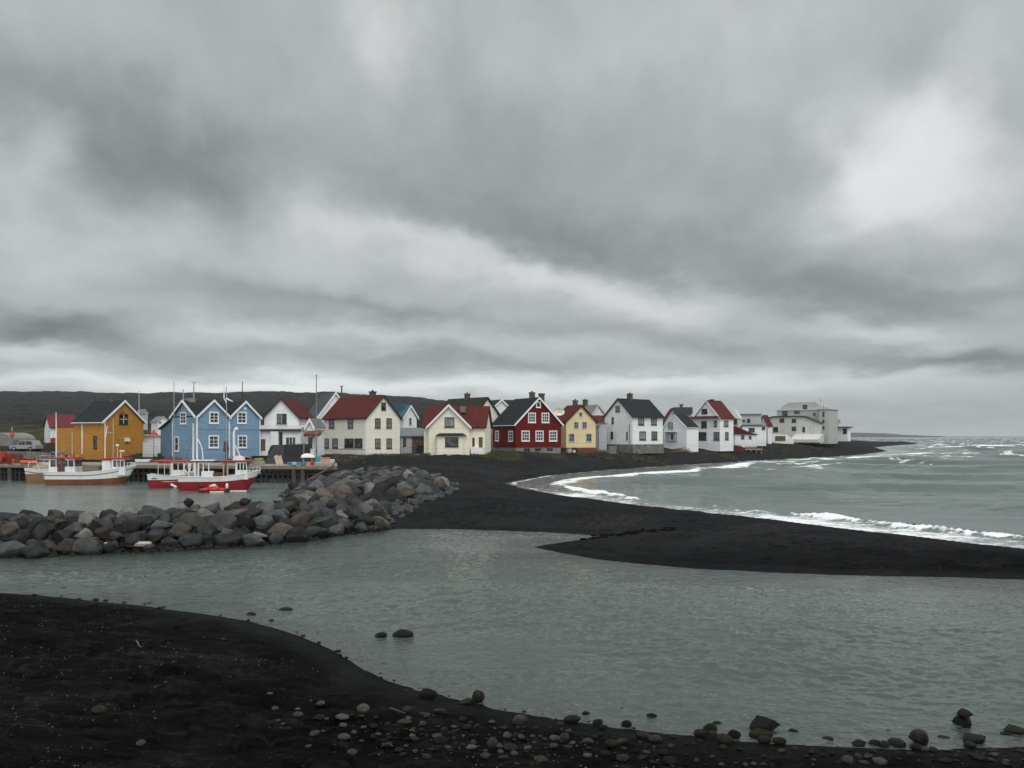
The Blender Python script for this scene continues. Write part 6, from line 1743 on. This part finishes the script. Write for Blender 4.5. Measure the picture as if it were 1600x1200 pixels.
def make_rocks():
    def seedkey(k): return sum(ord(c) for c in k)
    for key, mats, kw in (('boulder', ['rock_grey', 'rock_dark', 'rock_brown', 'rock_pale'], dict(count=12, n=16, flat=.84, bev=.085, rough=.075)),
                          ('stone', ['stone_pale', 'stone_dark', 'stone_brown'], dict(count=7, round_=True, flat=.62))):
        out = {m: [] for m in mats}
        for i in range(kw['count']):
            k2 = {a: b for a, b in kw.items() if a != 'count'}
            base = rock_mesh(key, seedkey(key) + i * 13, **k2)
            for m in mats:
                me = base.copy()
                me.name = key
                me.materials.append(MATS[m])
                out[m].append(me)
        ROCKS[key] = out
    ROCKS['chip'] = {}
    for m in ('stone_pale', 'stone_dark', 'stone_brown'):
        ROCKS['chip'][m] = []
        for b_ in ROCKS['boulder']['rock_grey'][:6]:
            me = b_.copy(); me.name = 'stone'; me.materials.clear(); me.materials.append(MATS[m]); ROCKS['chip'][m].append(me)
    rnd = random.Random(21)
    placed = []
    def clash(x, y, z, r, f):
        for (a, b, c, q) in placed:
            if (a - x) ** 2 + (b - y) ** 2 + ((c - z) * 1.0) ** 2 < (f * (q + r)) ** 2:
                return True
        return False
    LBL = {'rock_grey': 'grey', 'rock_dark': 'blackish', 'rock_brown': 'brown', 'rock_pale': 'pale grey'}
    def boulder(x, y, z, r, m, zone, sc=None, rot=None, label=None, group=True):
        me = rnd.choice(ROCKS['boulder'][m])
        sc = sc or (r * rnd.uniform(.9, 1.25), r * rnd.uniform(.8, 1.1), r * rnd.uniform(.72, 1.0))
        rot = rot or (rnd.uniform(-.35, .35), rnd.uniform(-.35, .35), rnd.uniform(0, 6.28))
        lab = label or ('%s boulder among those piled %s' % (LBL[m], 'in the breakwater between harbour and lagoon' if zone == 'b' else 'on the bank at the pier end'))
        g = None if label else ('%s boulders %s' % (LBL[m], 'of the breakwater' if zone == 'b' else 'of the bank by the pier'))
        place('boulder', me, (x, y, z), sc, rot, lab, 'boulder', g)
        placed.append((x, y, z, r))
    def pick(px):
        q = rnd.random()
        return 'rock_grey' if q < .55 else 'rock_dark' if q < .76 else 'rock_brown' if q < .87 else 'rock_pale'
    # well marked boulders first: (column, row of its middle, width in px, material, label, height factor)
    for (px, py, w, m, lab, hf) in ((349, 818, 54, 'rock_grey', 'largest rounded grey boulder on the face of the breakwater', .92),
                                    (301, 815, 52, 'rock_pale', 'big pale angular boulder left of the largest rounded grey one', .8),
                                    (250, 822, 44, 'rock_grey', 'wide grey boulder at mid height left of the pale angular one', .6),
                                    (434, 809, 42, 'rock_grey', 'blocky grey boulder right of the largest rounded one on the breakwater', .75),
                                    (396, 803, 46, 'rock_dark', 'dark wet looking boulder on top of the breakwater above its middle', .65),
                                    (504, 819, 40, 'rock_grey', 'pale edged grey boulder near the right end of the breakwater face', .95),
                                    (138, 846, 36, 'rock_pale', 'pale flat topped boulder low on the breakwater near the yellow driftwood', .62),
                                    (402, 838, 34, 'rock_pale', 'small pale slab at the waterline below the largest boulder', .55),
                                    (16, 828, 40, 'rock_brown', 'large brown boulder at the left edge of the photo on the breakwater', .75),
                                    (112, 812, 30, 'rock_grey', 'tall grey boulder standing on the left part of the breakwater', 1.15),
                                    (292, 786, 24, 'rock_dark', 'dark rounded boulder perched on the breakwater crest', .8),
                                    (384, 785, 26, 'rock_dark', 'smooth black boulder perched on the breakwater crest at the right', .7),
                                    (532, 806, 28, 'rock_pale', 'light boulder just above the right end of the breakwater', .8)):
        # the face of the mound is met along the sight line
        best = None
        for k in range(160):
            D = 32 + k * .12
            x = XD(px, D); z = ZD(py, D)
            g = gz(x, D)
            if best is None and g > z - .35 * w * D / F * .5:
                best = (x, D, z)
        x, D, z = best if best else (XD(px, 38), 38, ZD(py, 38))
        r = w * D / F / 2
        boulder(x, D + .1, z, r, m, 'b', (r * 1.02, r * .95, r * hf), (rnd.uniform(-.12, .12), rnd.uniform(-.12, .12), rnd.uniform(-.4, .4)), lab)
    n = 0
    # the breakwater, large stones first
    cand = []
    for k in range(4200):
        px = rnd.uniform(-45, 600)
        c = np.interp(px, [-300, 0, 200, 300, 400, 470, 540, 600], [34.5, 36.2, 37.6, 38.8, 40.8, 43.2, 46.5, 48.5])
        o = rnd.uniform(np.interp(px, [0, 300, 400, 500, 600], [-3.5, -3.3, -4.4, -5.4, -6.0]), 1.9)
        big = np.interp(px, [0, 200, 330, 520, 600], [.26, .28, .38, .38, .29])
        r = max(.15, min(.68, rnd.lognormvariate(math.log(big), .40)))
        cand.append((r, px, c + o, o))
    cand.sort(reverse=True)
    for (r, px, y, o) in cand:
        if n >= 212:
            break
        x = XD(px, y)
        g = gz(x, y)
        if g < -.4:
            continue
        z = g + r * .30
        if clash(x, y, z, r, .63):
            continue
        boulder(x, y, z, r, pick(px), 'b')
        n += 1
    # the bank at the pier end
    cand = []
    xs = [p[0] for p in HEAP]; ys = [p[1] for p in HEAP]
    for k in range(6000):
        x, y = rnd.uniform(min(xs), max(xs)), rnd.uniform(min(ys), max(ys))
        r = max(.22, min(1.0, rnd.lognormvariate(math.log(np.interp(y, [42, 60, 90], [.38, .46, .56])), .42)))
        cand.append((r, x, y))
    ins = sdist(HEAP, np.array([c[1] for c in cand]), np.array([c[2] for c in cand]))
    GZ, _ = ground(np.array([c[1] for c in cand]), np.array([c[2] for c in cand]))
    order = sorted(range(len(cand)), key=lambda i: -cand[i][0])
    n = 0
    for i in order:
        r, x, y = cand[i]
        if ins[i] > -.1 or n >= 105:
            continue
        z = GZ[i] + r * .25 + .25 * sstep(0, -3, ins[i])
        if clash(x, y, z, r, .64):
            continue
        boulder(x, y, float(z), r, pick(0), 'h')
        n += 1
    # rubble filling the gaps: too many and too small to count
    def rubble(name, label, pts, mats):
        vs, fs = [], []
        bases = []
        for me in ROCKS['boulder']['rock_grey'][:4]:
            bmx = bmesh.new(); bmx.from_mesh(rock_mesh('rubble', len(bases) + 3, n=11, flat=.8, bev=.12, rough=.03, subdiv=0))
            bases.append(([v.co.copy() for v in bmx.verts], [[v.index for v in f.verts] for f in bmx.faces])); bmx.free()
        for (x, y, z, r) in pts:
            bv, bf = rnd.choice(bases)
            M = Matrix.Rotation(rnd.uniform(0, 6.28), 3, 'Z') @ Matrix.Rotation(rnd.uniform(-.6, .6), 3, 'X')
            k = len(vs)
            vs += [tuple(M @ (v * r) + Vector((x, y, z))) for v in bv]
            fs += [tuple(i + k for i in f) for f in bf]
        me = bpy.data.meshes.new(name)
        me.from_pydata(vs, [], fs)
        me.materials.append(MATS[mats])
        me.polygons.foreach_set('use_smooth', [True] * len(me.polygons))
        o = bpy.data.objects.new(name, me)
        COL.objects.link(o)
        tag(o, label, 'rubble', kind='stuff')
    pts = []
    for k in range(1500):
        px = rnd.uniform(-45, 610)
        c = np.interp(px, [-300, 0, 200, 300, 400, 470, 540, 610], [34.5, 36.2, 37.6, 38.8, 40.8, 43.2, 46.5, 48.5])
        y = c + rnd.uniform(np.interp(px, [0, 300, 400, 500, 600], [-4.0, -3.8, -5.0, -6.0, -6.4]), 2.0)
        pts.append((XD(px, y), y, rnd.uniform(.08, .27)))
    G, _ = ground(np.array([p[0] for p in pts]), np.array([p[1] for p in pts]))
    P1 = [(p[0], p[1], g + .02, p[2]) for p, g in zip(pts, G) if g > -.35]
    pts = []
    for k in range(3000):
        x, y = rnd.uniform(min(xs), max(xs)), rnd.uniform(min(ys), max(ys))
        pts.append((x, y, rnd.uniform(.14, .46)))
    I = sdist(HEAP, np.array([p[0] for p in pts]), np.array([p[1] for p in pts]))
    G, _ = ground(np.array([p[0] for p in pts]), np.array([p[1] for p in pts]))
    P2 = [(p[0], p[1], g + .05, p[2]) for p, g, i in zip(pts, G, I) if i < .8]
    rubble('breakwater_rubble', 'small broken rock filling the gaps of the breakwater', P1, 'rock_dark')
    rubble('bank_rubble', 'small broken rock filling the gaps of the bank by the pier', P2, 'rock_grey')
    # driftwood caught low on the breakwater
    for pts, r, m, lab in (([(110, 858), (140, 852), (165, 849), (181, 847)], .05, 'pale_wood', 'long yellowish driftwood branch at the foot of the breakwater'),
                           ([(18, 861), (34, 863), (50, 866)], .035, 'pale_wood', 'short pale driftwood stick at the waterline left of the breakwater'),
                           ([(200, 850), (236, 850)], .12, 'pale_wood', 'squared tan beam lying at the foot of the breakwater')):
        mb = MB()
        q = []
        for px, py in pts:
            D = 34.6
            q.append((XD(px, D), D, ZD(py, D)))
        mb.path(q, r, 6)
        tag(mb.build('driftwood', m), lab, 'driftwood')
    return rnd

rnd = make_rocks()

def near_stones(rnd):
    def shore(px, py):
        """Where the sight line through a photo pixel meets the near sand or the water."""
        lo = None
        Ds = np.arange(4.5, 40, .05)
        xs = (px - 800) * Ds / F
        zs = CAMH + (HY - py) * Ds / F
        G, _ = ground(xs, Ds)
        s = np.maximum(G, 0.0) - zs
        i = int(np.argmax(s > 0))
        return (float(xs[i]), float(Ds[i]), float(max(G[i], -.25)))
    last = [(0, 0, 0), 0.0]
    def stone(px, py, w, m, label, group=None, hf=.62, name='stone', ang=False, sink=.15):
        x, y, g = shore(px, py)
        r = w * y / F / 2
        lift = 0.0
        if 'resting on' in label:      # stands on the stone below it
            x, y, g = last[0]
            lift = last[1]
            r = w * y / F / 2
        me = rnd.choice(ROCKS['boulder' if ang else 'stone'].get(m) or ROCKS['chip'][m])
        base = max(g, -.05) + lift
        last[:] = [(x, y, g), r * hf * 1.35]
        k = hf if ang else hf / .62
        place(name, me, (x, y + r * .4, base + r * hf * (1 - sink) * .8), (r, r * rnd.uniform(.75, .95), r * k), (rnd.uniform(-.15, .15), rnd.uniform(-.15, .15), rnd.uniform(-.5, .5)), label, 'stone', group)
    # stones that can be told apart: in the shallows and along the near waterline
    S = [(1195, 1139, 50, 'rock_dark', 'biggest black stone, flat topped, at the near waterline', .78, 1), (1190, 1147, 38, 'stone_brown', 'brown stone lying in front of the biggest black stone', .42, 0),
         (1196, 1160, 20, 'stone_brown', 'small brown stone below the biggest black stone', .7, 0), (1220, 1161, 24, 'stone_brown', 'flat mottled stone right of the small brown one by the biggest black stone', .5, 0),
         (1441, 1160, 44, 'rock_brown', 'dark brown double humped stone near the right corner waterline', .72, 1), (1509, 1132, 44, 'rock_dark', 'black angular stone in the water with a second one on top', .6, 1),
         (1511, 1110, 25, 'rock_brown', 'brown pointed stone resting on the black angular stone', .8, 1), (1525, 1155, 48, 'rock_dark', 'wide dark stone between the double humped stone and the right edge', .45, 1),
         (1590, 1142, 40, 'rock_brown', 'brown stone cut by the right edge of the photo', .55, 1), (1518, 1166, 20, 'stone_brown', 'small brown stone in front of the wide dark one', .5, 0),
         (628, 992, 32, 'stone_dark', 'larger of two dark stones out in the lagoon', .5, 0), (595, 993, 21, 'stone_dark', 'smaller of two dark stones out in the lagoon', .55, 0),
         (445, 951, 24, 'stone_dark', 'flat dark stone in the water off the left sand', .32, 0), (391, 959, 18, 'stone_dark', 'dark stone touching the left waterline', .45, 0), (424, 969, 10, 'stone_dark', 'small round dark stone right of the left waterline stone', .6, 0),
         (747, 1095, 22, 'stone_brown', 'upright brown stone at the tip of a sand bar by the water', 1.0, 0), (728, 1098, 28, 'rock_dark', 'black slab leaning on the upright brown stone', .3, 1), (668, 1088, 30, 'stone_dark', 'buried dark stone at the edge of the sand left of the upright brown one', .5, 0),
         (915, 1114, 14, 'stone_dark', 'small round dark stone offshore at the middle', .65, 0), (893, 1127, 28, 'stone_brown', 'brown stone with a dark tail at the middle waterline', .45, 0), (934, 1131, 16, 'stone_dark', 'round dark stone right of the brown tailed one', .6, 0),
         (980, 1134, 18, 'stone_dark', 'dark ball shaped stone just above the middle waterline', .7, 0), (1018, 1119, 18, 'stone_dark', 'dark stone standing in the water right of the ball shaped one', .6, 0), (971, 1106, 9, 'stone_dark', 'tiny dark stone in the water above the ball shaped one', .6, 0),
         (1110, 1141, 22, 'stone_dark', 'dark round stone topping a cluster of brown stones', .85, 0), (1096, 1149, 22, 'stone_brown', 'left brown stone under the dark round one', .6, 0), (1114, 1151, 18, 'stone_brown', 'right brown stone under the dark round one', .6, 0),
         (1122, 1129, 18, 'stone_dark', 'dark oval stone in the water right of the cluster', .5, 0), (1148, 1152, 20, 'stone_dark', 'dark grey ball stone between the cluster and the biggest black stone', .8, 0), (1134, 1160, 28, 'stone_brown', 'flat brown stone below the dark grey ball stone', .55, 0),
         (1240, 1142, 16, 'stone_dark', 'dark stone in the water right of the biggest black stone', .6, 0), (1295, 1154, 20, 'stone_dark', 'low dark stone midway along the right shallows', .4, 0), (1345, 1164, 26, 'rock_brown', 'flat brown stone at the right waterline', .45, 1),
         (1368, 1163, 18, 'stone_brown', 'round brown stone beside the flat one at the right waterline', .6, 0), (1383, 1167, 16, 'stone_pale', 'whitish blocky stone at the right waterline', .8, 0), (1405, 1163, 28, 'stone_brown', 'oval brown stone right of the whitish blocky one', .45, 0),
         (1390, 1142, 16, 'stone_brown', 'small brown stone in the water above the oval one', .4, 0), (1478, 1151, 24, 'stone_brown', 'low reddish brown stone right of the double humped one', .35, 0), (1573, 1147, 20, 'stone_brown', 'small flat stone left of the stone at the right edge', .45, 0),
         (153, 1114, 22, 'stone_brown', 'lone yellowish stone half buried in the left black sand', .62, 0), (219, 1165, 14, 'stone_pale', 'small pale stone at the bottom left of the sand', .8, 0), (567, 1112, 20, 'stone_pale', 'large pale stone at the top of the pebble scatter', .85, 0),
         (143, 945, 18, 'stone_brown', 'small brown stone at the left waterline of the sand', .5, 0), (465, 1119, 18, 'stone_pale', 'flat pale stone left of the pebble scatter', .5, 0), (1460, 1174, 14, 'stone_pale', 'chalky pale pebble at the right edge of the sand', .6, 0),
         (769, 1167, 18, 'stone_pale', 'tall pale stone in the middle of the pebble scatter', 1.0, 0), (812, 1129, 24, 'stone_pale', 'smooth pale stone on the upper right of the pebble scatter', .7, 0), (882, 1155, 15, 'stone_pale', 'rounded whitish stone right of the pebble scatter', .9, 0), (1326, 1192, 20, 'stone_pale', 'pale stone at the bottom edge below the right waterline', .7, 0)]
    for (px, py, w, m, lab, hf, ang) in S:
        stone(px, py + w * .12, w, m, lab, None, hf, 'stone', bool(ang))
    # the pebble scatter: look-alikes
    n = 0
    taken = [(s[0], s[1], s[2]) for s in S]
    G = {'stone_pale': ('pale grey pebble of the scatter on the near black sand', 'pale pebbles of the scatter'), 'stone_brown': ('brown pebble of the scatter on the near black sand', 'brown pebbles of the scatter'), 'stone_dark': ('dark pebble of the scatter on the near black sand', 'dark pebbles of the scatter')}
    tries = 0
    while n < 285 and tries < 5000:
        tries += 1
        q = rnd.random()
        if q < .62:
            px = rnd.gauss(710, 130); py = rnd.gauss(1152, 20) + (px - 700) * .06
        elif q < .80:
            px = rnd.uniform(780, 1120); py = rnd.uniform(1150, 1198)
        else:
            px = rnd.uniform(1100, 1600); py = rnd.uniform(1172, 1199)
        lim = np.interp(px, [300, 500, 600, 700, 830, 1000, 1200, 1600], [1060, 1095, 1108, 1112, 1126, 1148, 1170, 1174])
        if py < lim or py > 1199:
            continue
        w = min(22, max(4, rnd.lognormvariate(math.log(10.0), .48)))
        if any((px - a) ** 2 + ((py - b) * 2) ** 2 < ((w + c) * .40) ** 2 for a, b, c in taken):
            continue
        m = rnd.choices(['stone_pale', 'stone_brown', 'stone_dark'], [.55, .25, .2])[0]
        stone(px, py, w, m, G[m][0], G[m][1], rnd.uniform(.32, .62), 'pebble', rnd.random() < .45, .12)
        taken.append((px, py, w))
        n += 1
    n = 0
    while n < 46:
        # dark stones along the edge of the water
        t = rnd.random()
        px = rnd.uniform(20, 1000)
        e = np.interp(px, [0, 130, 200, 300, 400, 470, 520, 560, 600, 650, 700, 760, 830, 900, 1000], [927, 938, 945, 957, 972, 993, 1016, 1040, 1060, 1078, 1090, 1105, 1118, 1129, 1141])
        py = e - abs(rnd.gauss(0, 6)) + 2
        w = max(3.5, rnd.lognormvariate(math.log(6.0), .4))
        if any((px - a) ** 2 + ((py - b) * 2) ** 2 < ((w + c) * .5) ** 2 for a, b, c in taken):
            continue
        stone(px, py, w, 'stone_dark', 'little dark stone strung along the near waterline', 'little dark stones along the near waterline', rnd.uniform(.35, .6), 'pebble', False, .25)
        taken.append((px, py, w))
        n += 1
    # grit: shell fragments and chips nobody could count
    vs, fs = [], []
    P = []
    for k in range(5200):
        px = rnd.uniform(-60, 1700); py = rnd.uniform(940, 1215)
        D = 5 + 25 * rnd.random() ** 1.3
        P.append((XD(px, D), D, rnd.uniform(.006, .022)))
    g, d = ground(np.array([p[0] for p in P]), np.array([p[1] for p in P]))
    clump = fbm(np.array([p[0] for p in P]) / 1.6, np.array([p[1] for p in P]) / 1.1, 3, 88)
    for (x, y, r), z, dd, cl in zip(P, g, d, clump):
        if dd < .25 or z < .03 or cl < -.02 or y > 34:
            continue
        k = len(vs)
        a = rnd.uniform(0, 6.28)
        ca, sa = math.cos(a), math.sin(a)
        z = z + .03
        for (u, v, w) in ((-1, 0, 0), (0, -.7, 0), (1, 0, 0), (0, .7, 0), (0, 0, .55), (0, 0, -.8)):
            vs.append((x + r * (u * ca - v * sa) * 1.2, y + r * (u * sa + v * ca), z + r * w))
        for i in range(4):
            j = (i + 1) % 4
            fs += [(k + i, k + j, k + 4), (k + j, k + i, k + 5)]
    me = bpy.data.meshes.new('grit')
    me.from_pydata(vs, [], fs)
    me.materials.append(MATS['stone_pale'])
    o = bpy.data.objects.new('grit', me)
    COL.objects.link(o)
    tag(o, 'pale grit and shell chips strewn over the near black sand', 'grit', kind='stuff')
    # twig and seaweed on the sand
    for a, b, r, lab in (((213, 1006), (219, 1013), .012, 'short broken pale stick standing in the left black sand'), ((610, 1112), (634, 1118), .006, 'thin twig lying above the pebble scatter')):
        p0, p1 = shore(*a), shore(*b)
        mb = MB(); mb.tube((p0[0], p0[1], p0[2] + .06), (p1[0], p1[1], p1[2] + .03), r, r * .7, 6)
        tag(mb.build('twig', 'wood'), lab, 'twig')
    # black stone awash in the surf on the seaward beach
    x, y = WZ(1429, 826)
    place('stone', ROCKS['boulder']['rock_dark'][0], (x, y, .15), (.22, .2, .2), (0, 0, 1), 'single black stone awash in the surf on the seaward side', 'stone')
    # ridge of weed and stranded stones across the spit
    mb = MB()
    for k in range(70):
        t = rnd.random()
        px = 905 + t * 150 + rnd.gauss(0, 3); py = 842 - t * 16 + rnd.gauss(0, 1.6)
        x, y, z = shore_mid(px, py)
        mb.ball((x, y, z + .02), rnd.uniform(.08, .26), rnd.uniform(.05, .12), rnd.uniform(.03, .07), 7, 5)
    tag(mb.build('seaweed', 'weed', smooth=True), 'dark line of stranded seaweed across the black spit', 'seaweed', kind='stuff')

def shore_mid(px, py):
    Ds = np.arange(26, 130, .1)
    xs = (px - 800) * Ds / F
    zs = CAMH + (HY - py) * Ds / F
    G, _ = ground(xs, Ds)
    i = int(np.argmax(G - zs > 0))
    return float(xs[i]), float(Ds[i]), float(G[i])
near_stones(rnd)

def turf():
    """Tufts of rough grass round the house footings, one mass of blades."""
    r = random.Random(4)
    vs, fs, P = [], [], []
    for (p0, p1, D0, D1, n) in ((625, 672, 107, 112, 260), (735, 812, 108, 121, 900), (800, 885, 119, 124, 420), (880, 960, 128, 138, 420), (950, 1045, 132, 142, 500), (1075, 1150, 158, 164, 500), (1160, 1300, 178, 210, 900), (580, 640, 107, 111, 260), (520, 570, 101, 108, 240), (-60, 120, 108, 122, 700), (200, 270, 106, 112, 260)):
        for k in range(n):
            D = r.uniform(D0, D1)
            P.append((XD(r.uniform(p0, p1), D), D))
    G, d = ground(np.array([p[0] for p in P]), np.array([p[1] for p in P]))
    for (x, y), z in zip(P, G):
        for b in range(5):
            a = r.uniform(0, 6.28); h = r.uniform(.12, .38); w = r.uniform(.03, .07); l = r.uniform(.05, .25)
            bx, by = x + r.gauss(0, .2), y + r.gauss(0, .2)
            k = len(vs)
            vs += [(bx - w * math.cos(a), by - w * math.sin(a), z - .03), (bx + w * math.cos(a), by + w * math.sin(a), z - .03), (bx + l * math.sin(a), by + l * math.cos(a), z + h)]
            fs.append((k, k + 1, k + 2))
    me = bpy.data.meshes.new('grass')
    me.from_pydata(vs, [], fs)
    m, nt, b = newmat('dry_grass')
    n = noise(nt, nd(nt, 'ShaderNodeTexCoord').outputs['Object'], .5, 4.0, .6)
    nt.links.new(mixc(nt, maprange(nt, n, .35, .65), (0.030, 0.037, 0.014), (0.085, 0.078, 0.036)), b.inputs['Base Color'])
    b.inputs['Roughness'].default_value = .9
    me.materials.append(m)
    o = bpy.data.objects.new('grass', me)
    COL.objects.link(o)
    tag(o, 'rough grass growing round the footings of the houses', 'grass', kind='stuff')
turf()

# ------------------------------------------------------------------ damp sea air
HAZE = 0.00010
def haze():
    m = bpy.data.materials.new('haze')
    m.use_nodes = True
    nt = m.node_tree
    nt.nodes.clear()
    v = nd(nt, 'ShaderNodeVolumePrincipled')
    v.inputs['Color'].default_value = (0.80, 0.85, 0.88, 1)
    v.inputs['Density'].default_value = HAZE
    v.inputs['Anisotropy'].default_value = 0.0
    nt.links.new(v.outputs[0], nd(nt, 'ShaderNodeOutputMaterial').inputs['Volume'])
    MATS['haze'] = m
    mb = MB(); mb.box(-16000, 16000, -60, 7200, -2.9, 75)
    tag(mb.build('haze', 'haze'), 'thin grey sea haze over the bay', 'haze', kind='stuff')
haze()
